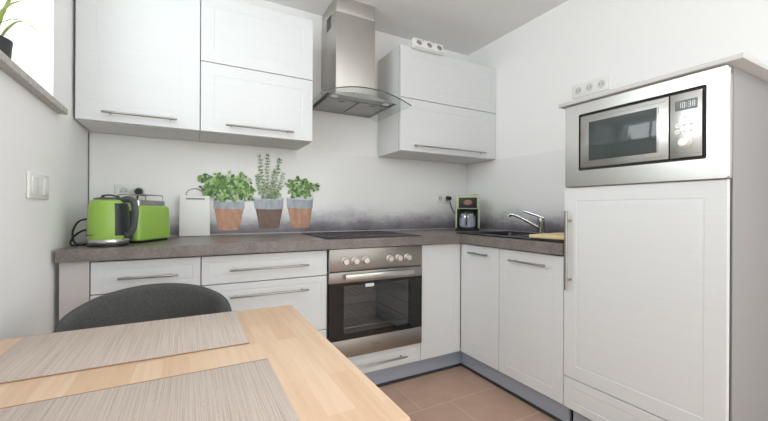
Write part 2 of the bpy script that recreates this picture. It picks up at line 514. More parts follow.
def printed_pot(root, x0t, x1t, zt, x0m, x1m, zm, x0b, x1b, zb, terr):
    def band(xa0, xa1, za, xb0, xb1, zb_, sag=0.006, d=0.004):
        bm = BM(); n = 14; loops = []
        for (p0, p1, z) in ((xa0, xa1, za), (xb0, xb1, zb_)):
            loops.append([(p0 + (p1 - p0) * (0.5 - 0.5 * math.cos(math.pi * i / n)), PY - d * math.sin(math.pi * i / n) - 0.0004, z - sag * math.sin(math.pi * i / n)) for i in range(n + 1)])
        ring_loft(bm, loops, (False, False), False)
        return bm
    obj('pot', band(x0m, x1m, zm + 0.003, x0b, x1b, zb), terr, root, None)
    zz = obj('zinc_band', band(x0t + 0.004, x1t - 0.004, zt - 0.012, x0m - 0.004, x1m + 0.004, zm, d=0.006), M['zinc'], root, 'grey zinc upper band')
    obj('rim', band(x0t, x1t, zt, x0t, x1t, zt - 0.013, d=0.0075), M['zinc_rim'], zz)

h1 = thing('herb_picture', 'printed picture of a bushy basil plant in a zinc and terracotta pot, leftmost herb', 'herb pot', (0.21, PY, 0.909), 'printed herb pots on the splashback')
printed_pot(h1, 0.126, 0.309, 1.104, 0.132, 0.303, 1.046, 0.155, 0.275, 0.914, M['terracotta'])
bm = BM(); y = PY - 0.008
blobs = [(0.10, 1.225, 0.045, 0.035), (0.17, 1.205, 0.075, 0.06), (0.25, 1.205, 0.075, 0.055), (0.315, 1.18, 0.045, 0.055), (0.20, 1.15, 0.11, 0.045), (0.09, 1.165, 0.03, 0.04), (0.33, 1.14, 0.03, 0.04), (0.29, 1.235, 0.03, 0.03)]
for i in range(330):
    bl = random.choices(blobs, [q[2] * q[3] for q in blobs])[0]
    a = random.uniform(0, 6.283); rr = math.sqrt(random.random())
    cx, cz = bl[0] + bl[2] * rr * math.cos(a), bl[1] + bl[3] * rr * math.sin(a)
    L = random.uniform(0.020, 0.036)
    leaf_flat(bm, y - i * 0.000012, leaf_pts(cx, cz, random.uniform(-2.6, -0.5) if random.random() < 0.7 else random.uniform(0, 6.28), L, L * 0.6), random.choices((0, 1, 2, 3), (4, 3, 3, 2))[0])
obj('foliage', bm, [M['leaf_a'], M['leaf_b'], M['leaf_c'], M['leaf_d']], h1, 'dense bright green basil leaves', False)

h2 = thing('herb_picture', 'printed picture of tall thin rosemary stems in a dark pot, middle herb', 'herb pot', (0.46, PY, 0.916), 'printed herb pots on the splashback')
printed_pot(h2, 0.357, 0.553, 1.120, 0.372, 0.544, 1.046, 0.398, 0.522, 0.921, M['terracotta_dark'])
bm = BM(); k = 0
stems = [((0.44, 1.11), (0.41, 1.25), (0.395, 1.395)), ((0.455, 1.11), (0.44, 1.27), (0.45, 1.405)), ((0.47, 1.11), (0.50, 1.24), (0.525, 1.385)), ((0.43, 1.11), (0.395, 1.18), (0.38, 1.27)), ((0.48, 1.11), (0.52, 1.18), (0.545, 1.29)), ((0.46, 1.11), (0.475, 1.20), (0.49, 1.31))]
for st in stems:
    pts = curve([(p[0], y, p[1]) for p in st], 14)
    for a, c in zip(pts[::2], pts[2::2]):
        t = (c - a).normalized(); nrm = Vector((-t.z, 0, t.x)) * 0.0013
        f = bm.faces.new([bm.verts.new(q) for q in (a - nrm, a + nrm, c + nrm, c - nrm)]); f.material_index = 1
        ang = math.atan2(t.z, t.x)
        for s in (-1, 1):
            for _ in range(2):
                k += 1
                L = random.uniform(0.011, 0.022)
                leaf_flat(bm, y - 0.0004 - k * 0.000015, leaf_pts(a.x + random.uniform(-.004, .004), a.z, ang + s * random.uniform(0.5, 1.5), L, L * 0.42), random.choice((0, 0, 1, 2)))
for i in range(70):
    k += 1; L = random.uniform(0.012, 0.020)
    leaf_flat(bm, y - 0.0004 - k * 0.000015, leaf_pts(random.uniform(0.39, 0.53), random.uniform(1.115, 1.19), random.uniform(0.2, 2.9), L, L * 0.45), random.choice((0, 1, 2)))
obj('foliage', bm, [M['sage_a'], M['sage_b'], M['sage_c']], h2, 'thin grey green stems with small leaves', False)

h3 = thing('herb_picture', 'printed picture of a low leafy herb in a terracotta pot, rightmost herb', 'herb pot', (0.66, PY, 0.916), 'printed herb pots on the splashback')
printed_pot(h3, 0.567, 0.755, 1.125, 0.577, 0.745, 1.052, 0.604, 0.725, 0.921, M['terracotta'])
bm = BM()
blobs = [(0.60, 1.205, 0.035, 0.025), (0.66, 1.205, 0.06, 0.045), (0.72, 1.19, 0.055, 0.035), (0.75, 1.205, 0.03, 0.02), (0.655, 1.155, 0.075, 0.035)]
for i in range(210):
    bl = random.choices(blobs, [q[2] * q[3] for q in blobs])[0]
    a = random.uniform(0, 6.283); rr = math.sqrt(random.random())
    L = random.uniform(0.016, 0.028)
    leaf_flat(bm, y - i * 0.00002, leaf_pts(bl[0] + bl[2] * rr * math.cos(a), bl[1] + bl[3] * rr * math.sin(a), random.uniform(0, 6.28), L, L * 0.62), random.choices((0, 1, 2, 3), (4, 3, 2, 2))[0])
obj('foliage', bm, [M['leaf_a'], M['leaf_b'], M['leaf_c'], M['leaf_d']], h3, 'small round green leaves', False)

# ------------------------------------------------------------------ base units on the back wall
nY = (0, -1, 0); nX = (-1, 0, 0); uX = (1, 0, 0); uY = (0, -1, 0)
FB = DF + 0.019       # back plane of the fronts
YB = D - 0.01
G = 0.002
def drawer(parent, x0, x1, z0, z1, hx0, hx1, hz, name='drawer', groove=0.03):
    d = front(name, parent, (x0 + G, FB, z0 + G), uX, nY, x1 - x0 - 2 * G, z1 - z0 - 2 * G, groove=groove)
    b_ = BM(); box(b_, x0 + 0.03, x1 - 0.03, FB + 0.001, FB + 0.45, z0 + 0.025, min(z1 - 0.03, z0 + 0.12))
    obj('drawer_box', b_, M['carcass'], d, None, False)
    bar_handle(d, (hx0, DF, hz), (hx1, DF, hz), nY)
    return d

XA, XB, XC, XD = -0.349, 0.047, 0.645, 1.245
fl = thing('filler_panel', 'pale plain filler strip between the left wall and the drawer unit', 'filler panel', (-0.395, DF, ZD0))
bx('panel', M['filler'], fl, -0.443, XA - 0.002, DF + 0.002, FB + 0.002, ZD0 - 0.10, WT0 - 0.004, label='pale strip down to the floor')
bx('return_board', M['carcass'], fl, -0.443, -0.427, FB + 0.002, YB, ZD0 - 0.10, WT0 - 0.004)

t = thing('drawer_cabinet', 'narrow white drawer base cabinet behind the dark chair', 'cabinet', ((XA + XB) / 2, DF, ZD0 - 0.0), 'base cabinets')
carcass(t, XA + 0.001, XB - 0.001, FB + 0.009, YB, ZD0 + 0.002, WT0 - 0.001, '-y')
drawer(t, XA, XB, 0.692, WT0 - 0.006, -0.255, -0.042, 0.755)
drawer(t, XA, XB, 0.406, 0.692, -0.255, -0.042, 0.632)
drawer(t, XA, XB, ZD0, 0.406, -0.255, -0.042, 0.346)

t = thing('drawer_cabinet', 'wide white drawer base cabinet under the herb pots, left of the oven', 'cabinet', ((XB + XC) / 2, DF, ZD0), 'base cabinets')
carcass(t, XB + 0.001, XC - 0.001, FB + 0.009, YB, ZD0 + 0.002, WT0 - 0.001, '-y')
drawer(t, XB, XC, 0.692, WT0 - 0.006, 0.165, 0.537, 0.757)
drawer(t, XB, XC, 0.406, 0.692, 0.165, 0.537, 0.632)
drawer(t, XB, XC, ZD0, 0.406, 0.165, 0.537, 0.346)

# oven housing with the slim drawer below the oven
t = thing('oven_cabinet', 'low white oven housing with a slim drawer under the oven', 'cabinet', ((XC + XD) / 2, DF, ZD0), 'base cabinets')
carcass(t, XC + 0.001, XD - 0.001, FB + 0.009, YB, ZD0 + 0.002, 0.226, '-y')
drawer(t, XC, XD, ZD0, 0.233, 0.76, 1.13, 0.178, groove=0.02)

# built-in oven
ov = thing('oven', 'built-in stainless steel oven with a dark glass door', 'oven', ((XC + XD) / 2, DF, 0.235))
b = BM()
OX0, OX1, OZ0, OZ1 = XC + 0.004, XD - 0.004, 0.237, WT0 - 0.004
box(b, OX0, OX0 + 0.03, DF + 0.012, D - 0.06, OZ0, OZ1); box(b, OX1 - 0.03, OX1, DF + 0.012, D - 0.06, OZ0, OZ1)
box(b, OX0 + 0.03, OX1 - 0.03, DF + 0.012, D - 0.06, OZ0, OZ0 + 0.04); box(b, OX0 + 0.03, OX1 - 0.03, DF + 0.012, D - 0.06, 0.70, OZ1)
box(b, OX0 + 0.03, OX1 - 0.03, D - 0.08, D - 0.06, OZ0 + 0.04, 0.70)
obj('oven_body', b, M['cavity'], ov, None, False)
for rz in (0.37, 0.46, 0.55):
    for xx in (OX0 + 0.034, OX1 - 0.034):
        b = BM(); tube(b, [(xx, DF + 0.03, rz), (xx, D - 0.09, rz)], 0.004, 8); obj('shelf_rail', b, M['handle'], ov)
    if rz != 0.46:
        b = BM()
        for i in range(13):
            xx = OX0 + 0.05 + i * (OX1 - OX0 - 0.1) / 12
            tube(b, [(xx, DF + 0.05, rz + 0.006), (xx, D - 0.1, rz + 0.006)], 0.002, 6)
        for yy in (DF + 0.05, D - 0.1):
            tube(b, [(OX0 + 0.04, yy, rz + 0.006), (OX1 - 0.04, yy, rz + 0.006)], 0.003, 6)
        obj('oven_rack', b, M['handle'], ov)
cp = bx('control_panel', M['steel_oven'], ov, OX0, OX1, DF - 0.018, DF + 0.011, 0.708, OZ1, bev=0.002)
for kx in (0.738, 0.798, 0.859, 1.014, 1.074, 1.134):
    b = BM()
    prof = [(0.0215, 0), (0.0215, 0.004), (0.0175, 0.006), (0.0165, 0.024), (0.0145, 0.027)]
    lathe(b, prof, seg=24)
    box(b, -0.002, 0.002, 0.004, 0.016, 0.0265, 0.0285)
    obj('knob', b, M['knob'], cp, None, True, frame_M((kx, DF - 0.0175, 0.761), (1, 0, 0), (0, 0, 1), (0, -1, 0)))
    b = BM()
    for a in range(-130, 131, 26):
        q = Vector((kx + 0.027 * math.sin(R(a)), DF - 0.0184, 0.761 + 0.027 * math.cos(R(a))))
        box(b, q.x - 0.0009, q.x + 0.0009, q.y - 0.0004, q.y + 0.0004, q.z - 0.0022, q.z + 0.0022)
    obj('dial_marking', b, M['ink'], cp, None, False)
GX0, GX1, GZ0, GZ1 = OX0, OX1, 0.335, 0.645
DZ0, DZ1 = OZ0, 0.703
VX0, VX1, VZ0, VZ1 = OX0 + 0.085, OX1 - 0.085, 0.362, 0.628
b = BM()
for x0, x1, z0, z1 in ((GX0, VX0, GZ0, GZ1), (VX1, GX1, GZ0, GZ1), (VX0, VX1, GZ0, VZ0), (VX0, VX1, VZ1, GZ1)):
    box(b, x0, x1, DF - 0.0175, DF + 0.006, z0, z1)
bmesh.ops.remove_doubles(b, verts=b.verts, dist=0.0001)
od = obj('oven_door', b, M['oven_black'], ov, 'glossy black framed glass door', False)
bx('top_rail', M['steel_oven'], od, GX0, GX1, DF - 0.018, DF + 0.008, GZ1, DZ1, bev=0.0015)
bx('bottom_rail', M['steel_oven'], od, GX0, GX1, DF - 0.018, DF + 0.008, DZ0, GZ0, bev=0.0015)
bx('oven_window', M['oven_glass'], od, VX0, VX1, DF - 0.0172, DF - 0.0135, VZ0, VZ1, smooth=False)
b = BM()
hz = 0.679
box(b, 0.728, 1.163, DF - 0.058, DF - 0.047, hz - 0.016, hz + 0.016, 0.004)
for xx in (0.752, 1.139):
    box(b, xx - 0.012, xx + 0.012, DF - 0.048, DF - 0.017, hz - 0.008, hz + 0.008, 0.002)
obj('handle', b, M['steel'], od)
bx('sticker', M['white_label'], od, 0.862, 0.914, DF - 0.0182, DF - 0.0172, 0.612, 0.630, label='small white sticker at the top of the glass')
b = BM()
for i, wl in enumerate((0.009, 0.007, 0.009, 0.008)):
    x = 0.905 + i * 0.0125
    box(b, x, x + 0.0022, DF - 0.0186, DF - 0.0178, 0.283, 0.293); box(b, x, x + wl, DF - 0.0186, DF - 0.0178, 0.283, 0.285); box(b, x, x + wl, DF - 0.0186, DF - 0.0178, 0.291, 0.293)
obj('lettering', b, M['ink'], od, 'tiny dark lettering', False)

# corner panel
t = thing('corner_panel', 'white grooved filler panel in the corner, right of the oven', 'panel', ((XD + XF) / 2, DF, ZD0))
front('panel', t, (XD + G, FB, ZD0 + G), uX, nY, XF - 0.002 - XD - G, WT0 - 0.006 - ZD0 - G, groove=0.055)
bx('backing', M['carcass'], t, XD + 0.003, XD + 0.019, FB + 0.009, YB, ZD0 + 0.002, WT0 - 0.002)

# units on the right wall
Y1, Y2, Y3 = 1.4897, 1.087, 0.4975
XFB = XF + 0.019
XB_ = XR - 0.01
def right_door(parent, y1, y0, z0, z1, hy1, hy0, hz, groove=0.055):
    d = front('door', parent, (XFB, y1 - G, z0 + G), uY, nX, y1 - y0 - 2 * G, z1 - z0 - 2 * G, groove=groove)
    bar_handle(d, (XF, hy1, hz), (XF, hy0, hz), nX, inset=0.03)
    return d
t = thing('base_cabinet', 'slim white base cabinet with one door, in the corner under the sink', 'cabinet', (XF, (DF + Y1) / 2, ZD0), 'base cabinets')
carcass(t, XFB + 0.009, XB_, Y1 + 0.001, DF - 0.002, ZD0 + 0.002, WT0 - 0.001, '-x')
right_door(t, DF - 0.001, Y1, ZD0, WT0 - 0.006, 1.72, 1.555, 0.776)
t = thing('base_cabinet', 'white one-door base cabinet beside the fridge unit, under the wooden board', 'cabinet', (XF, (Y1 + Y2) / 2, ZD0), 'base cabinets')
carcass(t, XFB + 0.009, XB_, Y2 + 0.002, Y1 - 0.001, ZD0 + 0.002, WT0 - 0.001, '-x')
right_door(t, Y1, Y2, ZD0, WT0 - 0.006, 1.395, 1.165, 0.770)

# tall unit: fridge door, drawer front, opening for the microwave, cover board
TX = XF + 0.036
t = thing('tall_cabinet', 'tall white fridge unit with a pale grey side on the right', 'cabinet', (XF, (Y2 + Y3) / 2, 0.0))
b = BM()
box(b, TX, XR - 0.002, Y3, Y3 + 0.019, 0.002, 1.525)
obj('side_panel', b, M['side_panel'], t, 'pale grey side panel facing the camera', False)
b = BM()
box(b, TX, XR - 0.002, Y2 - 0.020, Y2 - 0.001, 0.118, 1.525)
box(b, TX, XR - 0.002, Y3 + 0.019, Y2 - 0.020, 0.118, 0.136); box(b, TX, XR - 0.002, Y3 + 0.019, Y2 - 0.020, 1.125, 1.143)
box(b, XR - 0.02, XR - 0.002, Y3 + 0.019, Y2 - 0.020, 0.136, 1.525)
obj('body', b, M['carcass'], t, None, False)
b = BM(); box(b, XFB + 0.0005, TX - 0.0005, Y3 + 0.005, Y3 + 0.015, 0.125, 1.522); obj('gap_shade_strip', b, M['near_black'], t, 'dark shadow gap strip beside the door', False)  # dark strip painting the shade in the door gap, not a real seal
d = front('fridge_door', t, (XFB, Y2 - G, 0.264 + G), uY, nX, Y2 - Y3 - 2 * G, 1.1495 - 0.264 - 2 * G, groove=0.060)
bar_handle(d, (XF, Y2 - 0.036, 0.677), (XF, Y2 - 0.036, 1.040), nX, r=0.007, off=0.036, inset=0.045)
front('drawer_front', t, (XFB, Y2 - G, ZD0), uY, nX, Y2 - Y3 - 2 * G, 0.262 - ZD0, groove=0.035)
bx('cover_board', M['cover_board'], t, 1.532, XR - 0.002, 0.455, 1.100, 1.5265, 1.5435, bev=0.002, label='overhanging cover board on top')

# ------------------------------------------------------------------ microwave
mw = thing('microwave', 'built-in stainless steel microwave in the tall fridge unit', 'microwave', (XF, (Y2 + Y3) / 2, 1.146))
MY1, MY0, MZ0, MZ1 = 1.075, 0.491, 1.149, 1.524
IY1, IY0, IZ0, IZ1 = 1.009, 0.552, 1.222, 1.474
MWM = frame_M((XF + 0.011, 0, 0), (0, -1, 0), (0, 0, 1), (-1, 0, 0))   # local x = -Y, y = Z, z = outwards
def rrect(x0, x1, y0, y1, r, z, seg=5):
    out = []
    for cx, cy, a0 in ((x1 - r, y1 - r, 0), (x0 + r, y1 - r, 90), (x0 + r, y0 + r, 180), (x1 - r, y0 + r, 270)):
        for k in range(seg + 1):
            a = R(a0 + 90 * k / seg); out.append((cx + r * math.cos(a), cy + r * math.sin(a), z))
    return out
b = BM()
o_ = (-MY1, -MY0, MZ0, MZ1); i_ = (-IY1, -IY0, IZ0, IZ1)
def sh(q, d): return (q[0] + d, q[1] - d, q[2] + d, q[3] - d)
rings = [rrect(*o_, 0.010, 0.0), rrect(*o_, 0.010, 0.019), rrect(*sh(o_, 0.003), 0.008, 0.022), rrect(*sh(i_, -0.001), 0.006, 0.022), rrect(*i_, 0.006, 0.021), rrect(*i_, 0.006, 0.0)]
L_ = ring_loft(b, rings, (False, False))
n_ = len(L_[0])
for i in range(n_):
    j = (i + 1) % n_
    b.faces.new((L_[-1][i], L_[-1][j], L_[0][j], L_[0][i]))
obj('trim_frame', b, M['steel'], mw, None, True, MWM)
b = BM(); box(b, -IY1, -IY0, IZ0, IZ1, 0.0, 0.006); obj('gap', b, M['seal'], mw, 'black shadow gap around the door', False, MWM)
b = BM(); box(b, -IY1 + 0.02, -IY0 - 0.02, IZ0 - 0.03, IZ1 + 0.012, -0.38, 0.0); obj('housing', b, M['dark_grey'], mw, None, False, MWM)
b = BM(); box(b, -IY1 + 0.008, -0.6615, IZ0 + 0.010, IZ1 - 0.010, 0.006, 0.021, 0.003)
dr = obj('door', b, M['steel'], mw, None, True, MWM)
b = BM(); box(b, -0.962, -0.700, 1.262, 1.432, 0.0205, 0.0222, 0.0006); obj('window', b, M['mw_glass'], dr, 'dark greenish glass window', True, MWM)
b = BM()
for q in ((-0.985, -0.672, 1.447, 1.4485), (-0.985, -0.672, 1.2445, 1.246)):
    box(b, q[0], q[1], q[2], q[3], 0.0208, 0.0214)
box(b, -0.697, -0.694, 1.262, 1.432, 0.0208, 0.0216)
obj('groove_lines', b, M['light_print'], dr, None, False, MWM)
b = BM(); box(b, -0.6585, -IY0 - 0.011, IZ0 + 0.010, IZ1 - 0.010, 0.006, 0.021, 0.003)
cpn = obj('control_panel', b, M['steel'], mw, None, True, MWM)
b = BM(); box(b, -0.642, -0.576, 1.402, 1.438, 0.0205, 0.0218, 0.0005); dsp = obj('display', b, M['lcd'], cpn, 'grey display with pale digits', True, MWM)
SEG = {'1': 'bc', '2': 'abged', '3': 'abgcd', '8': 'abcdefg', '0': 'abcdef', 'E': 'afged', '5': 'afgcd'}
b = BM()
for ch, x in (('1', -0.632), ('0', -0.620), ('3', -0.603), ('8', -0.591)):
    w_, h_, z_ = 0.008, 0.020, 1.410; th = 0.0018
    sg = {'a': (0, w_, h_ - th, h_), 'd': (0, w_, 0, th), 'g': (0, w_, h_ / 2 - th / 2, h_ / 2 + th / 2), 'f': (0, th, h_ / 2, h_), 'e': (0, th, 0, h_ / 2), 'b': (w_ - th, w_, h_ / 2, h_), 'c': (w_ - th, w_, 0, h_ / 2)}
    for s in SEG[ch]:
        q = sg[s]; box(b, x + q[0], x + q[1], z_ + q[2], z_ + q[3], 0.0216, 0.0222)
for zz in (1.415, 1.425): box(b, -0.609, -0.6065, zz - 0.001, zz + 0.001, 0.0216, 0.0222)
obj('digits', b, M['lcd_digit'], dsp, 'pale digits', False, MWM)
b = BM(); box(b, -0.6185, -0.5995, 1.371, 1.383, 0.0205, 0.0225, 0.001); obj('button', b, M['white_plastic'], cpn, None, True, MWM)
for r_, zz in enumerate((1.349, 1.326)):
    for yy in (0.634, 0.614, 0.594):
        b = BM(); lathe(b, [(0.0085, 0), (0.0085, 0.0015), (0.0078, 0.0022)], seg=16)
        bt = obj('button', b, M['white_plastic'], cpn, None, True, MWM @ Matrix.Translation((-yy, zz, 0.0208)))
        b = BM(); box(b, -0.003, 0.003, -0.0012, 0.0012, 0, 0.0004)
        obj('symbol', b, M['light_print'], bt, None, False, MWM @ Matrix.Translation((-yy, zz, 0.0231)))
b = BM(); lathe(b, [(0.0195, 0), (0.0195, 0.004), (0.0165, 0.006), (0.0155, 0.020), (0.013, 0.023)], seg=28)
obj('knob', b, M['white_plastic'], cpn, 'round pale turning knob', True, MWM @ Matrix.Translation((-0.611, 1.286, 0.0208)))
b = BM(); box(b, -0.650, -0.566, 1.2445, 1.246, 0.0208, 0.0214); obj('groove_line', b, M['light_print'], cpn, None, False, MWM)

# ------------------------------------------------------------------ plinths
p = thing('plinth', 'grey metal plinth under the oven and drawers with a dark rubber foot', 'plinth', (0.6, DF + 0.05, 0), 'plinths')
bx('board', M['plinth'], p, XA + 0.003, XF + 0.045, DF + 0.046, DF + 0.062, 0.018, ZD0 - 0.002)
bx('seal', M['seal'], p, XA + 0.003, XF + 0.043, DF + 0.043, DF + 0.062, 0.001, 0.018, label='dark sealing lip along the floor')
p = thing('plinth', 'bluish metal plinth under the sink cabinets and fridge unit', 'plinth', (XF + 0.05, 1.2, 0), 'plinths')
bx('board', M['plinth'], p, XF + 0.046, XF + 0.062, Y2 - 0.001, DF + 0.045, 0.018, ZD0 - 0.002)
bx('board_end', M['plinth'], p, XF + 0.046, XF + 0.062, Y3 + 0.022, Y2 - 0.022, 0.018, ZD0 - 0.003)
bx('seal', M['seal'], p, XF + 0.043, XF + 0.062, Y3 + 0.022, DF + 0.042, 0.001, 0.018, label='dark sealing lip along the floor')

# ------------------------------------------------------------------ worktop with the cut-out for the sink
WF, WXF = 1.788, 1.528
SX0, SX1, SY0, SY1 = 1.650, 2.040, 1.50, 1.86
xs = [-0.447, WXF, SX0, SX1, XR - 0.0085]; ys = [Y2 + 0.003, SY0, WF, SY1, D - 0.0085]
b = cells(xs, ys, lambda x, y: (y > WF or x > WXF) and not (SX0 < x < SX1 and SY0 < y < SY1), WT0, WT1)
wt = obj('worktop', b, M['worktop'], None, None, False)
tag(wt, 'grey brown stone-look worktop running round the corner', 'worktop')

# hob
hb = thing('hob', 'black glass ceramic hob in the worktop above the oven', 'hob', (0.945, 2.08, WT1))
HX0, HX1, HY0, HY1 = 0.650, 1.238, 1.812, 2.330
bx('glass_plate', M['hob'], hb, HX0, HX1, HY0, HY1, WT1 + 0.0005, WT1 + 0.006, bev=0.002)
for cx, cy, r_ in ((0.80, 1.97, 0.085), (1.09, 1.97, 0.10), (0.80, 2.21, 0.10), (1.09, 2.21, 0.075)):
    b = BM()
    for ri, ro in ((r_, r_ - 0.003), (r_ * 0.6, r_ * 0.6 - 0.002)):
        lathe(b, [(ri, WT1 + 0.0061), (ro, WT1 + 0.0061), (ro, WT1 + 0.0066), (ri, WT1 + 0.0066), (ri, WT1 + 0.0061)], cx, cy, 40, (False, False))
    obj('cooking_zone', b, M['hob_mark'], hb, 'thin grey printed ring')
b = BM()
for a in ((HX0 - 0.004, HX1 + 0.004, HY0 - 0.004, HY0), (HX0 - 0.004, HX1 + 0.004, HY1, HY1 + 0.004), (HX0 - 0.004, HX0, HY0, HY1), (HX1, HX1 + 0.004, HY0, HY1)):
    box(b, *a, WT1 + 0.0003, WT1 + 0.005)
obj('edge_trim', b, M['near_black'], hb, 'thin dark edge', False)

# sink: composite bowl and ribbed drainer
sk = thing('sink', 'black composite sink with a drainer, set into the worktop', 'sink', (1.84, 1.55, WT1))
KX0, KX1, KY0, KY1 = 1.600, 2.075, 1.115, 1.915
b = BM()
bx0, bx1, by0, by1 = SX0 + 0.012, SX1 - 0.012, SY0 + 0.012, SY1 - 0.012
gx = [KX0, bx0, bx1, KX1]; gy = [KY0, by0, by1, KY1]
c_ = cells(gx, gy, lambda x, y: not (bx0 < x < bx1 and by0 < y < by1), WT1 + 0.0005, WT1 + 0.009)
obj('rim', c_, M['sink'], sk, None, False)
ring_loft(b, [rrect(bx0 - 0.002, bx1 + 0.002, by0 - 0.002, by1 + 0.002, 0.03, WT1 + 0.006), rrect(bx0 + 0.004, bx1 - 0.004, by0 + 0.004, by1 - 0.004, 0.03, WT1 - 0.02), rrect(bx0 + 0.02, bx1 - 0.02, by0 + 0.02, by1 - 0.02, 0.04, WT1 - 0.15)], (False, True))
obj('bowl', b, M['sink'], sk)
b = BM(); lathe(b, [(0.04, WT1 - 0.1495), (0.04, WT1 - 0.147), (0.02, WT1 - 0.146)], (bx0 + bx1) / 2, (by0 + by1) / 2, 20); obj('drain', b, M['chrome'], sk, 'round metal drain')
b = BM()
for i in range(9):
    xx = KX0 + 0.06 + i * 0.042
    box(b, xx, xx + 0.012, KY0 + 0.03, SY0 - 0.04, WT1 + 0.009, WT1 + 0.012, 0.001)
obj('drainer_ribs', b, M['sink'], sk)

# tap
tp = thing('tap', 'chrome single lever mixer tap with a low spout behind the sink', 'tap', (1.955, 1.52, WT1 + 0.009))
fx, fy, fz = 1.955, 1.52, WT1 + 0.0092
b = BM(); lathe(b, [(0.027, fz), (0.027, fz + 0.006), (0.0225, fz + 0.010), (0.0225, fz + 0.075), (0.024, fz + 0.08), (0.0215, fz + 0.102), (0.012, fz + 0.108)], fx, fy, 24)
tb = obj('body', b, M['chrome'], tp)
b = BM(); sp = curve([(fx - 0.012, fy + 0.01, fz + 0.045), (fx - 0.046, fy + 0.062, fz + 0.080), (fx - 0.076, fy + 0.115, fz + 0.112), (fx - 0.097, fy + 0.152, fz + 0.125), (fx - 0.105, fy + 0.166, fz + 0.114)], 6)
tube(b, sp, [0.013] * (len(sp) - 4) + [0.0125] * 4, 14, 0.011); obj('spout', b, M['chrome'], tp)
b = BM(); tube(b, curve([(fx + 0.012, fy - 0.012, fz + 0.104), (fx - 0.015, fy + 0.03, fz + 0.122), (fx - 0.055, fy + 0.088, fz + 0.146)], 6), 0.013, 12, 0.008); obj('lever', b, M['chrome'], tp)

# cutting board on the drainer
cb = thing('cutting_board', 'pale wooden cutting board lying on the sink drainer by the fridge unit', 'cutting board', (1.79, 1.27, WT1 + 0.012))
b = BM(); box(b, -0.165, 0.165, -0.105, 0.105, 0.0, 0.018, 0.004, M4=Matrix.Translation((1.79, 1.25, WT1 + 0.0125)) @ Matrix.Rotation(R(8), 4, 'Z'))
obj('board', b, M['board'], cb)
b = BM(); lathe(b, [(0.013, 0), (0.013, 0.0012), (0.009, 0.0012)], seg=16); obj('hanging_hole', b, M['near_black'], cb, 'small round hanging hole', True, Matrix.Translation((1.92, 1.275, WT1 + 0.0303)))

# ------------------------------------------------------------------ wall units
UB = YU + 0.019
def flap(parent, x0, x1, z0, z1, hx=None, name='flap_door', groove=0.062):
    d = front(name, parent, (x0 + G, UB, z0 + G), uX, nY, x1 - x0 - 2 * G, z1 - z0 - 2 * G, groove=groove)
    if hx: bar_handle(d, (hx[0], YU, 1.485), (hx[1], YU, 1.485), nY)
    return d
UX0, UX1, UX2, UX3 = -0.4578, 0.0465, 0.6455, 1.2535
t = thing('wall_cabinet', 'white wall cabinet with one tall door, in the corner beside the window', 'cabinet', ((UX0 + UX1) / 2, YU, ZUB), 'wall cabinets')
carcass(t, UX0 + 0.001, UX1 - 0.001, UB + 0.009, YB, ZUB, ZUT, '-y', top=True)
flap(t, UX0, UX1, ZUB, ZUT, (-0.357, -0.056), 'door', 0.075)
t = thing('wall_cabinet', 'white wall cabinet with two flaps above the herb pots', 'cabinet', ((UX1 + UX2) / 2, YU, ZUB), 'wall cabinets')
carcass(t, UX1 + 0.001, UX2 - 0.001, UB + 0.009, YB, ZUB, ZUT, '-y', top=True)
flap(t, UX1, UX2, ZFL, ZUT); flap(t, UX1, UX2, ZUB, ZFL, (0.165, 0.525))
t = thing('wall_cabinet', 'wide white wall cabinet with two flaps in the right corner beside the hood', 'cabinet', ((UX3 + XR) / 2, YU, ZUB), 'wall cabinets')
carcass(t, UX3 + 0.001, XR - 0.003, UB + 0.009, YB, ZUB, ZUT, '-y', top=True)
flap(t, UX3, XR - 0.002, ZFL, ZUT); flap(t, UX3, XR - 0.002, ZUB, ZFL, (1.35, 2.01))

# ------------------------------------------------------------------ extractor hood
hd = thing('extractor_hood', 'stainless steel chimney hood with a curved glass canopy', 'extractor hood', (0.947, D, 1.70))
bx('chimney', M['steel_v'], hd, 0.809, 1.086, 2.140, D - 0.002, 1.742, 2.30, bev=0.0015)
ch = bx('chimney_sleeve', M['steel_v'], hd, 0.812, 1.083, 2.143, D - 0.002, 2.30, ZC - 0.001, bev=0.0015)
b = BM()
for i in range(5):
    zz = 2.235 + i * 0.018
    box(b, 0.8075, 0.8095, 2.235, 2.315, zz, zz + 0.009)
obj('air_slots', b, M['near_black'], hd, 'dark air outlet slots in the side', False)
cxh, halfw, zedge, zpk = 0.947, 0.294, 1.708, 1.770
def arch(x): return zedge + (zpk - zedge) * (1 - ((x - cxh) / halfw) ** 2)
n = 24
b = BM(); th = 0.006; yf, yb = 1.928, D - 0.004
lo = [(cxh - halfw + 2 * halfw * i / n) for i in range(n + 1)]
# bowed front edge
def yfr(x): return yf
prof_f = [(x, yfr(x), arch(x)) for x in lo] + [(x, yfr(x), arch(x) - th) for x in reversed(lo)]
prof_b = [(x, yb, arch(x)) for x in lo] + [(x, yb, arch(x) - th) for x in reversed(lo)]
ring_loft(b, [prof_f, prof_b])
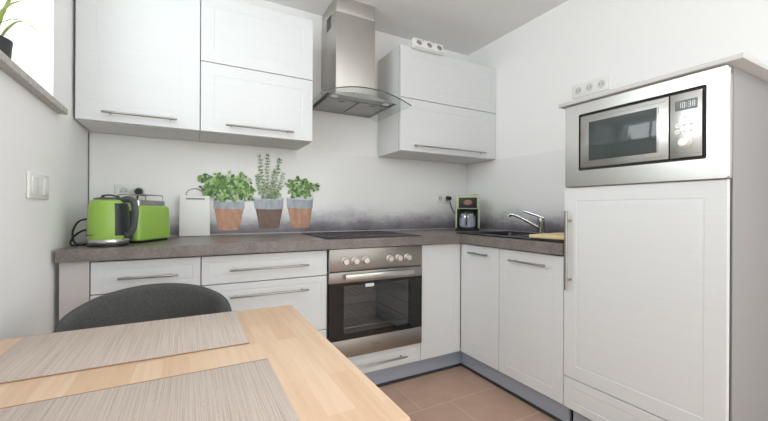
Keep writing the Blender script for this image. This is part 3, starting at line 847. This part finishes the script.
# leave the chimney passage out: the pane simply ends at the steel body below it
gl = obj('glass_canopy', b, M['hood_glass'], hd, 'arched glass canopy')
b = BM()
ring_loft(b, [[(x, y_, z_) for x, y_, z_ in ((p[0], yf - 0.0015, p[2] + 0.0003) for p in prof_f)], [(p[0], yf + 0.0025, p[2] + 0.0003) for p in prof_f]])
obj('glass_edge', b, M['glass_edge'], gl, 'dark polished front edge of the glass')
b = BM()
bw = 0.236; lo2 = [cxh - bw + 2 * bw * i / n for i in range(n + 1)]
zb_ = 1.737
pf = [(x, arch(x) - th - 0.001) for x in lo2] + [(cxh + bw, zb_ - 0.006), (cxh - bw, zb_ - 0.006)]
ring_loft(b, [[(x, 2.02, max(z_, zb_ - 0.006)) for x, z_ in pf], [(x, D - 0.003, max(z_, zb_ - 0.006)) for x, z_ in pf]])
hbdy = obj('hood_body', b, M['steel_dull'], hd)
for x0, x1 in ((0.735, 0.942), (0.952, 1.159)):
    fl_ = bx('grease_filter', M['steel_dull'], hbdy, x0, x1, 2.10, 2.37, zb_ - 0.012, zb_ - 0.006, bev=0.001)
    bx('filter_catch', M['near_black'], fl_, (x0 + x1) / 2 - 0.02, (x0 + x1) / 2 + 0.02, 2.112, 2.128, zb_ - 0.0135, zb_ - 0.012)
for xx in (0.77, 1.125):
    b = BM(); lathe(b, [(0.022, zb_ - 0.009), (0.022, zb_ - 0.006)], xx, 2.06, 20); obj('lamp', b, M['white_plastic'], hbdy)
for i in range(5):
    b = BM(); cyl(b, (cxh - 0.05 + i * 0.025, 2.021, 1.746), (cxh - 0.05 + i * 0.025, 2.016, 1.746), 0.006, 14); obj('button', b, M['handle'], hbdy)

# ------------------------------------------------------------------ sockets and switches
def socket_plate(name, label, cat, Mx, n, pitch=0.071, material=None, group=None, modules='socket', margin=0.0045, size=0.081):
    """n modules side by side; Mx: local x along the wall, y up, z out of it; centre at origin"""
    o = Mx.translation
    t = thing(name, label, cat, o, group)
    W = (n - 1) * pitch + size
    b = BM(); box(b, -W / 2, W / 2, -size / 2, size / 2, 0.0006, 0.009, 0.003); obj('cover_frame', b, M['white_plastic'], t, None, True, Mx)
    for i in range(n):
        cx = (i - (n - 1) / 2) * pitch
        if modules == 'socket':
            b = BM(); lathe(b, [(0.0215, 0.0095), (0.0275, 0.0095), (0.0275, 0.0115), (0.0245, 0.0115), (0.0215, 0.0095)], cx, 0, 26, (False, False)); q = obj('socket', b, M['white_plastic'], t, None, True, Mx)
            b = BM(); lathe(b, [(0.0225, 0.0088), (0.0225, 0.0096)], cx, 0, 26); obj('recess', b, M['socket_hole'], q, 'grey recessed face', True, Mx)
            b = BM()
            for s in (-1, 1):
                lathe(b, [(0.003, 0.0096), (0.003, 0.0100)], cx + s * 0.0095, 0, 10)
            obj('pin_holes', b, M['black'], q, 'two dark pin holes', True, Mx)
        else:
            b = BM(); box(b, cx - 0.029, cx + 0.029, -0.029, 0.029, 0.009, 0.0125, 0.002); obj('rocker', b, M['white_plastic'], t, None, True, Mx)
    return t
MB_ = lambda x, z: frame_M((x, D - 0.0068, z), (1, 0, 0), (0, 0, 1), (0, -1, 0))
socket_plate('wall_socket', 'white double wall socket behind the green toaster', 'socket', MB_(-0.283, 1.135), 2, group='wall sockets')
socket_plate('wall_socket', 'white double wall socket beside the small coffee machine', 'socket', MB_(1.880, 1.140), 2, group='wall sockets')
MR = frame_M((XR - 0.0003, 1.325, 1.792), (0, -1, 0), (0, 0, 1), (-1, 0, 0))
socket_plate('wall_socket', 'white triple wall socket plate above the microwave', 'socket', MR, 3, group='wall sockets', size=0.085)
MS = WLM @ frame_M((0.0003, -0.786, 1.115), (0, 1, 0), (0, 0, 1), (1, 0, 0))
socket_plate('light_switch', 'white light switch plate on the left wall', 'light switch', MS, 2, pitch=0.112, modules='switch', size=0.087)
# power strip lying on the right wall cabinet, leaning over its front edge
ps = thing('power_strip', 'white three-way power strip leaning over the top edge of the right wall cabinet', 'power strip', (1.465, YU - 0.02, ZUT))
MP = Matrix.Translation((1.465, YU - 0.004, 2.178)) @ Matrix.Rotation(R(72), 4, 'X')
b = BM(); box(b, -0.13, 0.13, -0.030, 0.034, 0.0, 0.03, 0.004); obj('housing', b, M['white_plastic'], ps, None, True, MP)
for i, xx in enumerate((-0.086, 0.0, 0.086)):
    b = BM(); box(b, xx - 0.037, xx + 0.037, -0.031, 0.037, 0.028, 0.036, 0.004); q = obj('socket', b, M['white_plastic'], ps, None, True, MP)
    b = BM(); lathe(b, [(0.0205, 0.0355), (0.0205, 0.0368)], xx, 0.0, 22); obj('recess', b, M['light_print'], q, 'grey round recess', True, MP)
    b = BM()
    for s in (-1, 1): lathe(b, [(0.004, 0.0368), (0.004, 0.0374)], xx + s * 0.0095, 0.0, 10)
    obj('pin_holes', b, M['black'], q, 'two dark pin holes', True, MP)

# ------------------------------------------------------------------ kettle (local: +x is the handle side)
camr = R(-28.47)
kt = thing('kettle', 'bright green electric kettle with a dark grey handle on the worktop', 'kettle', (-0.302, 1.900, WT1), None, camr, True)
kt.scale = (0.92, 0.92, 0.92)
b = BM(); lathe(b, [(0.079, 0.0005), (0.080, 0.004), (0.080, 0.009), (0.076, 0.0115)], seg=40); obj('base', b, M['black'], kt, 'black power base')
b = BM(); lathe(b, [(0.0765, 0.012), (0.0785, 0.016), (0.0785, 0.030), (0.077, 0.033)], seg=40); obj('steel_band', b, M['chrome'], kt, 'polished steel ring at the foot')
b = BM(); lathe(b, [(0.0775, 0.0335), (0.0785, 0.042), (0.0785, 0.08), (0.0775, 0.13), (0.0745, 0.175), (0.0715, 0.198), (0.066, 0.208), (0.058, 0.212)], seg=48)
kb = obj('jug', b, M['green'], kt)
b = BM(); ring_loft(b, [[(-0.066, -0.022, 0.192), (-0.066, 0.022, 0.192), (-0.068, 0.022, 0.206), (-0.068, -0.022, 0.206)], [(-0.082, -0.010, 0.199), (-0.082, 0.010, 0.199), (-0.083, 0.009, 0.208), (-0.083, -0.009, 0.208)]]); obj('spout', b, M['green'], kb)
b = BM(); lathe(b, [(0.0575, 0.2115), (0.057, 0.217), (0.045, 0.222), (0.015, 0.224)], seg=40); ld = obj('lid', b, M['dark_grey'], kt, 'dark grey lid')
b = BM(); tube(b, curve([(-0.03, 0, 0.2235), (-0.022, 0, 0.232), (0.01, 0, 0.234), (0.045, 0, 0.226)], 6), 0.011, 12, 0.004); obj('lid_grip', b, M['dark_grey'], ld)
b = BM(); hp = curve([(0.055, 0, 0.207), (0.085, 0, 0.216), (0.113, 0, 0.205), (0.122, 0, 0.17), (0.119, 0, 0.12), (0.110, 0, 0.075), (0.092, 0, 0.052), (0.070, 0, 0.050)], 8)
tube(b, hp, 0.0115, 14, 0.015); obj('handle', b, M['dark_grey'], kt, 'dark grey loop handle')
b = BM()
wr = []
for z_, r_ in ((0.050, 0.0788), (0.08, 0.0789), (0.13, 0.0779), (0.175, 0.0749), (0.196, 0.0722)):
    wr.append([((r_ + dr_) * math.cos(R(a_)), (r_ + dr_) * math.sin(R(a_)), z_) for dr_, rg in ((0.0012, range(-36, 37, 6)), (-0.002, range(36, -37, -6))) for a_ in rg])
ring_loft(b, wr); obj('water_window', b, M['kettle_window'], kb, 'dark water level window')
b = BM()
for i in range(6): box(b, -0.038 + i * 0.006, -0.034 + i * 0.006, -0.0795 + abs(i - 2.5) * 0 + 0.0, -0.0700, 0.052, 0.056)
obj('lettering', b, M['dark_grey'], kb, 'tiny dark lettering', False, Matrix.Rotation(R(-4), 4, 'Z'))
# its cable loops along the wall
b = BM()
inv = (Matrix.Translation((-0.302, 1.900, WT1)) @ Matrix.Rotation(camr, 4, 'Z') @ Matrix.Scale(0.92, 4)).inverted()
loopA = curve([(-0.365, 1.945, WT1 + 0.006), (-0.40, 1.93, WT1 + 0.006), (-0.428, 1.955, WT1 + 0.016), (-0.446, 2.02, WT1 + 0.06), (-0.438, 2.08, WT1 + 0.10), (-0.405, 2.11, WT1 + 0.108), (-0.375, 2.11, WT1 + 0.085), (-0.385, 2.09, WT1 + 0.066)], 8)
loopB = curve([(-0.385, 2.09, WT1 + 0.066), (-0.425, 2.06, WT1 + 0.056), (-0.443, 2.00, WT1 + 0.03), (-0.43, 1.93, WT1 + 0.006), (-0.39, 1.97, WT1 + 0.006), (-0.375, 2.02, WT1 + 0.006)], 8)
tube(b, loopA + loopB[1:], 0.0042, 8)
obj('cable', b, M['rubber'], kt, 'black looped cable', True, inv)

# ------------------------------------------------------------------ toaster (local: x along its length, -y is the broad face in view)
ang = math.atan2(0.194, 0.125)
tc = Vector((-0.213, 1.958, 0)) + Vector((math.cos(ang), math.sin(ang), 0)) * 0.115 + Vector((-math.sin(ang), math.cos(ang), 0)) * 0.080 + Vector((0.011, -0.006, 0))
to = thing('toaster', 'bright green two-slice toaster beside the kettle', 'toaster', (tc.x, tc.y, WT1), None, ang, True)
b = BM(); ring_loft(b, [rrect(-0.105, 0.105, -0.070, 0.070, 0.02, 0.0005), rrect(-0.108, 0.108, -0.073, 0.073, 0.02, 0.013)]); obj('base', b, M['black'], to, 'black base')
b = BM()
rr_ = []
for z_, d_ in ((0.012, 0.004), (0.018, 0.0), (0.152, 0.002), (0.166, 0.006), (0.173, 0.014)):
    rr_.append(rrect(-0.115 + d_, 0.115 - d_, -0.080 + d_, 0.080 - d_, 0.026, z_))
ring_loft(b, rr_); tbd = obj('body', b, M['green'], to)
b = BM(); ring_loft(b, [rrect(-0.096, 0.096, -0.062, 0.062, 0.02, 0.172), rrect(-0.096, 0.096, -0.062, 0.062, 0.02, 0.195), rrect(-0.092, 0.092, -0.058, 0.058, 0.018, 0.198)]); tt = obj('top_plate', b, M['steel'], to, 'steel top plate')
b = BM()
for s in (-0.028, 0.028): box(b, -0.075, 0.075, s - 0.013, s + 0.013, 0.1975, 0.1988)
obj('slot', b, M['black'], tt, 'dark bread slots', False)
b = BM()
for yy in (-0.045, 0.045):
    tube(b, curve([(-0.085, yy, 0.199), (-0.088, yy, 0.216), (-0.07, yy, 0.224), (0.07, yy, 0.224), (0.088, yy, 0.216), (0.085, yy, 0.199)], 6), 0.0022, 8)
for xx in (-0.05, 0.0, 0.05): tube(b, [(xx, -0.045, 0.224), (xx, 0.045, 0.224)], 0.0018, 6)
obj('warming_rack', b, M['handle'], to, 'thin wire warming rack')
b = BM(); ring_loft(b, [[(-0.1145, -0.055, 0.02), (-0.1145, 0.055, 0.02), (-0.1125, 0.055, 0.15), (-0.1125, -0.055, 0.15)], [(-0.121, -0.052, 0.023), (-0.121, 0.052, 0.023), (-0.119, 0.052, 0.147), (-0.119, -0.052, 0.147)]])
ep = obj('end_panel', b, M['dark_grey'], to, 'dark grey end panel')
b = BM(); box(b, -0.14, -0.119, -0.02, 0.02, 0.11, 0.122, 0.003); obj('lever', b, M['black'], ep)
# flex and plug in the socket
itn = (Matrix.Translation((tc.x, tc.y, WT1)) @ Matrix.Rotation(ang, 4, 'Z')).inverted()
px_, pz_ = -0.2475, 1.135
b = BM(); cyl(b, (px_, D - 0.0200, pz_), (px_, D - 0.058, pz_), 0.0195, 20, 0.017); pl = obj('plug', b, M['black'], to, 'black plug in the wall socket', True, itn)
b = BM(); tube(b, curve([(px_, D - 0.05, pz_ - 0.012), (px_ - 0.006, D - 0.065, pz_ - 0.05), (px_ - 0.02, D - 0.07, pz_ - 0.11), (px_ - 0.05, D - 0.07, pz_ - 0.18), (px_ - 0.06, D - 0.09, WT1 + 0.006)], 8), 0.004, 8); obj('cable', b, M['rubber'], to, 'black cable', True, itn)

# ------------------------------------------------------------------ white box with wire handle
wb = thing('storage_box', 'slim white box with a grip slot and wire handle against the splashback', 'box', (0.028, D - 0.045, WT1))
b = BM(); box(b, -0.052, 0.107, D - 0.075, D - 0.012 - 0.003, WT1 + 0.0005, 1.118, 0.006); wbb = obj('body', b, M['white_plastic'], wb)
bx('grip_slot', M['light_print'], wb, -0.018, 0.078, D - 0.0758, D - 0.0745, 1.094, 1.104, label='dark grip slot near the top')
b = BM(); tube(b, curve([(-0.02, D - 0.045, 1.116), (-0.008, D - 0.045, 1.146), (0.028, D - 0.045, 1.160), (0.064, D - 0.045, 1.146), (0.078, D - 0.045, 1.116)], 8), 0.003, 8); obj('wire_handle', b, M['handle'], wb, 'thin arched wire handle')

# ------------------------------------------------------------------ coffee machine (local: -y faces the viewer)
ca = R(-38)
cm = thing('coffee_machine', 'small green filter coffee machine in the corner behind the sink', 'coffee machine', (1.915, 2.165, WT1), None, ca, True)
b = BM(); ring_loft(b, [rrect(-0.085, 0.085, -0.09, 0.075, 0.015, 0.0005), rrect(-0.088, 0.088, -0.093, 0.078, 0.015, 0.022)]); obj('base', b, M['black'], cm, 'black base')
b = BM(); box(b, -0.088, 0.088, 0.02, 0.078, 0.022, 0.175, 0.004); obj('water_tank', b, M['dark_grey'], cm, 'dark grey water tank')
b = BM(); box(b, -0.088, 0.088, -0.090, 0.078, 0.168, 0.274, 0.006); hdp = obj('head', b, M['green_pale'], cm, 'pale green head')
b = BM(); box(b, -0.068, 0.068, -0.0935, -0.0895, 0.176, 0.256, 0.002); fp = obj('front_panel', b, M['black'], hdp, 'black front panel')
b = BM(); lathe(b, [(0.030, 0), (0.034, 0.004), (0.026, 0.010)], seg=22, sx=1.0, sy=0.62); obj('filter_badge', b, M['copper'], fp, 'reddish round badge', True, frame_M((0, -0.0935, 0.218), (1, 0, 0), (0, 0, 1), (0, -1, 0)))
b = BM(); box(b, -0.075, 0.075, -0.08, 0.07, 0.274, 0.281, 0.003); obj('lid', b, M['steel'], hdp, 'silver lid')
for s in (-1, 1):
    b = BM(); box(b, min(s * 0.079, s * 0.089), max(s * 0.079, s * 0.089), -0.088, 0.03, 0.022, 0.172, 0.004); obj('side_cheek', b, M['green_pale'], cm)
b = BM(); lathe(b, [(0.045, 0.0225), (0.060, 0.035), (0.063, 0.07), (0.055, 0.115), (0.045, 0.135)], 0, -0.045, 28); cf = obj('carafe', b, M['carafe'], cm, 'bluish glass carafe')
b = BM(); lathe(b, [(0.0465, 0.1345), (0.0475, 0.150), (0.02, 0.156)], 0, -0.045, 28); b2 = BM(); lathe(b2, [(0.0575, 0.104), (0.0595, 0.104), (0.0565, 0.118), (0.0545, 0.118), (0.0575, 0.104)], 0, -0.045, 28, (False, False)); obj('carafe_band', b2, M['chrome'], cf)
obj('carafe_lid', b, M['black'], cf)
b = BM(); tube(b, curve([(-0.01, -0.092, 0.140), (-0.012, -0.125, 0.135), (-0.013, -0.128, 0.08), (-0.012, -0.106, 0.05)], 8), 0.007, 10, 0.009); obj('carafe_handle', b, M['dark_grey'], cf)
icm = (Matrix.Translation((1.915, 2.165, WT1)) @ Matrix.Rotation(ca, 4, 'Z')).inverted()
px_ = 1.9155
b = BM(); cyl(b, (px_, D - 0.0200, 1.140), (px_, D - 0.055, 1.140), 0.0195, 20, 0.016); obj('plug', b, M['black'], cm, 'black plug in the wall socket', True, icm)
b = BM(); tube(b, curve([(px_, D - 0.048, 1.128), (px_ - 0.005, D - 0.07, 1.08), (px_ + 0.0, D - 0.10, 1.03), (px_ + 0.01, D - 0.15, 0.99), (px_ + 0.02, 2.235, 0.975)], 8), 0.004, 8); obj('cable', b, M['rubber'], cm, 'black cable', True, icm)

# ------------------------------------------------------------------ plant on the sill
PU, PD_, PZ = 0.815, -0.115, 1.4395
pc = LW(PU, PD_, PZ)
pt = thing('potted_plant', 'spiky grass-like houseplant in a pot on the stone window sill', 'plant', pc)
b = BM(); lathe(b, [(0.045, PZ), (0.052, PZ + 0.01), (0.060, PZ + 0.125), (0.062, PZ + 0.145), (0.056, PZ + 0.145), (0.054, PZ + 0.125)], pc.x, pc.y, 28, (True, False)); po = obj('pot', b, M['seal'], pt)
b = BM(); lathe(b, [(0.056, PZ + 0.115), (0.0562, PZ + 0.130)], pc.x, pc.y, 24); obj('soil', b, M['soil'], po)
bm = BM()
rng = random.Random(3)
def blade(bm, base, tip, rise, w):
    base, tip = Vector(base), Vector(tip)
    mid = (base + tip) / 2 + Vector((0, 0, rise))
    pts = curve([base, base.lerp(mid, 0.5) + Vector((0, 0, rise * 0.25)), mid, tip.lerp(mid, 0.4) + Vector((0, 0, rise * 0.12)), tip], 4)
    m_ = len(pts); prev = None
    for i, p in enumerate(pts):
        t_ = (pts[min(i + 1, m_ - 1)] - pts[max(i - 1, 0)]).normalized()
        sd = t_.cross(Vector((0, 0, 1))).normalized()
        up = sd.cross(t_).normalized()
        ww = w * (1 - (i / (m_ - 1)) ** 2) + 0.0004
        cur = [bm.verts.new(p - sd * ww), bm.verts.new(p - up * ww * 0.25), bm.verts.new(p + sd * ww), bm.verts.new(p + up * 0.0004)]
        if prev:
            for a in range(4):
                bm.faces.new((prev[a], prev[(a + 1) % 4], cur[(a + 1) % 4], cur[a]))
        prev = cur
base = LW(PU, PD_, PZ + 0.125)
tips = [(0.70, 0.0, 1.755), (0.735, -0.05, 1.748), (0.66, -0.09, 1.80), (0.78, 0.02, 1.70), (0.74, -0.16, 1.82), (0.82, -0.06, 1.78), (0.69, -0.06, 1.84), (0.86, 0.0, 1.74), (0.93, -0.05, 1.80), (1.0, -0.10, 1.72), (0.9, -0.16, 1.80), (0.98, 0.03, 1.66), (0.80, -0.12, 1.88), (0.88, 0.04, 1.60), (0.72, -0.01, 1.66), (1.02, -0.14, 1.62), (0.77, 0.03, 1.62)]
for u_, d_, z_ in tips:
    o_ = Vector((rng.uniform(-.02, .02), rng.uniform(-.02, .02), 0))
    blade(bm, base + o_, LW(u_, d_, z_), rng.uniform(0.03, 0.08), rng.uniform(0.004, 0.0065))
obj('leaves', bm, M['leaf_grass'], pt, 'long arching light green blades')

# ------------------------------------------------------------------ table, placemats, chair
TX0, TX1, TY0, TY1 = -0.382, 0.274, 0.422, 1.097
tb_ = thing('dining_table', 'light beech butcher-block dining table in front of the kitchen units', 'table', ((TX0 + TX1) / 2, (TY0 + TY1) / 2, 0))
bx('tabletop', M['beech'], tb_, TX0, TX1, TY0, TY1, 0.723, 0.750, bev=0.003)
b = BM()
a_ = 0.035
box(b, TX0 + a_ + 0.05, TX1 - a_ - 0.05, TY0 + a_, TY0 + a_ + 0.02, 0.65, 0.7225); box(b, TX0 + a_ + 0.05, TX1 - a_ - 0.05, TY1 - a_ - 0.02, TY1 - a_, 0.65, 0.7225)
box(b, TX0 + a_, TX0 + a_ + 0.02, TY0 + a_ + 0.05, TY1 - a_ - 0.05, 0.65, 0.7225); box(b, TX1 - a_ - 0.02, TX1 - a_, TY0 + a_ + 0.05, TY1 - a_ - 0.05, 0.65, 0.7225)
obj('apron', b, M['beech'], tb_)
for xx in (TX0 + 0.03, TX1 - 0.08):
    for yy in (TY0 + 0.03, TY1 - 0.08):
        bx('leg', M['beech'], tb_, xx, xx + 0.05, yy, yy + 0.05, 0.001, 0.7225, bev=0.004)
def placemat(label, x0, x1, y0, y1):
    t = thing('placemat', label, 'placemat', ((x0 + x1) / 2, (y0 + y1) / 2, 0.7505), 'woven placemats on the table')
    bx('woven_field', M['mat'], t, x0, x1, y0 + 0.003, y1 - 0.003, 0.7505, 0.7523, bev=0.0006)
    for a0 in (y0, y1 - 0.003):
        b = BM(); box(b, x0, x1, a0, a0 + 0.003, 0.7505, 0.7524, 0.0005); obj('hem', b, M['mat_hem'], t, 'stitched brownish hem')
placemat('woven beige placemat at the far edge of the table, by the dark chair', -0.325, 0.1155, 0.818, 1.094)
placemat('woven beige placemat at the near edge of the table, closest to the camera', -0.305, 0.134, 0.440, 0.716)

CX, CY, CR = -0.094, 1.2, 0.213
chx = thing('chair', 'charcoal felt tub chair tucked under the table', 'chair', (CX, CY, 0))
def sstep(a, c, x):
    t_ = min(1, max(0, (x - a) / (c - a))); return t_ * t_ * (3 - 2 * t_)
b = BM(); nn = 48; rings = []
for i in range(nn + 1):
    th_ = R(-104 + 208 * i / nn); a_ = abs(math.degrees(th_))
    rim = 0.793 - 0.045 * min(1.2, a_ / 84) ** 1.9 - 0.14 * sstep(84, 104, a_)
    zb0 = 0.43
    r0 = []
    for (rr, z_) in ((CR - 0.008, zb0), (CR, zb0 + 0.05), (CR, rim - 0.02), (CR - 0.005, rim - 0.006), (CR - 0.016, rim), (CR - 0.027, rim - 0.006), (CR - 0.032, rim - 0.02), (CR - 0.034, zb0 + 0.05), (CR - 0.034, zb0)):
        r0.append((CX + rr * math.sin(th_), CY + rr * math.cos(th_) * 1.02, z_))
    rings.append(r0)
ring_loft(b, rings); obj('backrest', b, M['felt'], chx, None, True, None, 60)
b = BM(); lathe(b, [(0.14, 0.412), (0.168, 0.42), (0.175, 0.44), (0.175, 0.462), (0.165, 0.474), (0.12, 0.480), (0.05, 0.482)], CX, CY - 0.03, 40, sy=1.05); obj('seat', b, M['felt'], chx)
b = BM(); lathe(b, [(0.13, 0.388), (0.13, 0.411)], CX, CY - 0.03, 28); obj('seat_base', b, M['black'], chx)
for sx_ in (-1, 1):
    for sy_ in (-1, 1):
        b = BM(); cyl(b, (CX + sx_ * 0.19, CY - 0.02 + sy_ * 0.19, 0.001), (CX + sx_ * 0.09, CY - 0.03 + sy_ * 0.09, 0.389), 0.010, 14, 0.016); obj('leg', b, M['black'], chx)

# ------------------------------------------------------------------ light: daylight through the left window, added fill through the other two
def area(name, loc, rot, sx, sy, power, col=(1, 1, 1)):
    l = bpy.data.lights.new(name, 'AREA'); l.shape = 'RECTANGLE'; l.size = sx; l.size_y = sy; l.energy = power; l.color = col
    o = bpy.data.objects.new(name, l); COL.objects.link(o); o.location = loc; o.rotation_euler = rot
    return o
pL = LW((U0 + U1) / 2, -0.40, (ZS + ZWT) / 2)
area('daylight_window', pL, (R(90), 0, R(-90) + ALPHA), U1 - U0, ZWT - ZS, 27, (0.90, 0.96, 1.0))
area('fill_rear', ((RX0 + RX1) / 2, YR - 0.25, (RZ0 + RZ1) / 2), (R(90), 0, 0), RX1 - RX0, RZ1 - RZ0, 19, (0.94, 0.97, 1.0))  # added fill from behind the camera, through the added rear window
area('fill_side', (XR + 0.25, (QY0 + QY1) / 2, (QZ0 + QZ1) / 2), (R(90), 0, R(90)), QY1 - QY0, QZ1 - QZ0, 54, (0.94, 0.97, 1.0))  # added fill for the left wall, through the added side window
# two round lamps, above and behind the camera, added to brighten the room
me_ = bpy.data.materials.new('fill_lamp_glow'); me_.use_nodes = True
bb_ = me_.node_tree.nodes['Principled BSDF']; bb_.inputs['Emission Color'].default_value = (0.95, 0.975, 1, 1); bb_.inputs['Emission Strength'].default_value = 9
def fill_lamp(x, y, label):
    cl = thing('fill_lamp', label, 'lamp', (x, y, ZC), 'added fill lamps')
    b = BM(); lathe(b, [(0.21, ZC - 0.001), (0.21, ZC - 0.02), (0.20, ZC - 0.025)], x, y, 40); obj('fill_lamp_base', b, M['white_plastic'], cl)
    b = BM(); lathe(b, [(0.19, ZC - 0.025), (0.185, ZC - 0.05), (0.14, ZC - 0.072), (0.06, ZC - 0.082)], x, y, 40); obj('fill_lamp_shade', b, me_, cl)
fill_lamp(0.75, 0.35, 'unseen round fill lamp added above the dining table')
fill_lamp(0.95, -1.3, 'unseen round fill lamp added near the rear window')

w = bpy.data.worlds.new('daylight'); SC.world = w; w.use_nodes = True
bg = w.node_tree.nodes['Background']; bg.inputs['Color'].default_value = (0.90, 0.97, 0.93, 1); bg.inputs['Strength'].default_value = 1.2

# ------------------------------------------------------------------ camera
cam = bpy.data.cameras.new('camera'); co = bpy.data.objects.new('camera', cam); COL.objects.link(co)
cam.sensor_width = 36; cam.lens = 358.72 / 768 * 36; cam.clip_start = 0.02
co.location = (0, 0, H)
co.rotation_euler = (Euler((R(90), 0, R(-28.4654))).to_matrix() @ Matrix.Rotation(R(0.2924), 3, 'Z')).to_euler()
cam.shift_y = -0.5 / 768
SC.camera = co

SC.view_settings.view_transform = 'Standard'
SC.view_settings.look = 'None'
SC.view_settings.gamma = 1.0
SC.view_settings.use_curve_mapping = False
SC.view_settings.exposure = 0.0
SC.cycles.use_denoising = True
SC.cycles.max_bounces = 10
SC.cycles.diffuse_bounces = 9
SC.cycles.glossy_bounces = 5
SC.cycles.transparent_max_bounces = 12
SC.cycles.sample_clamp_indirect = 6
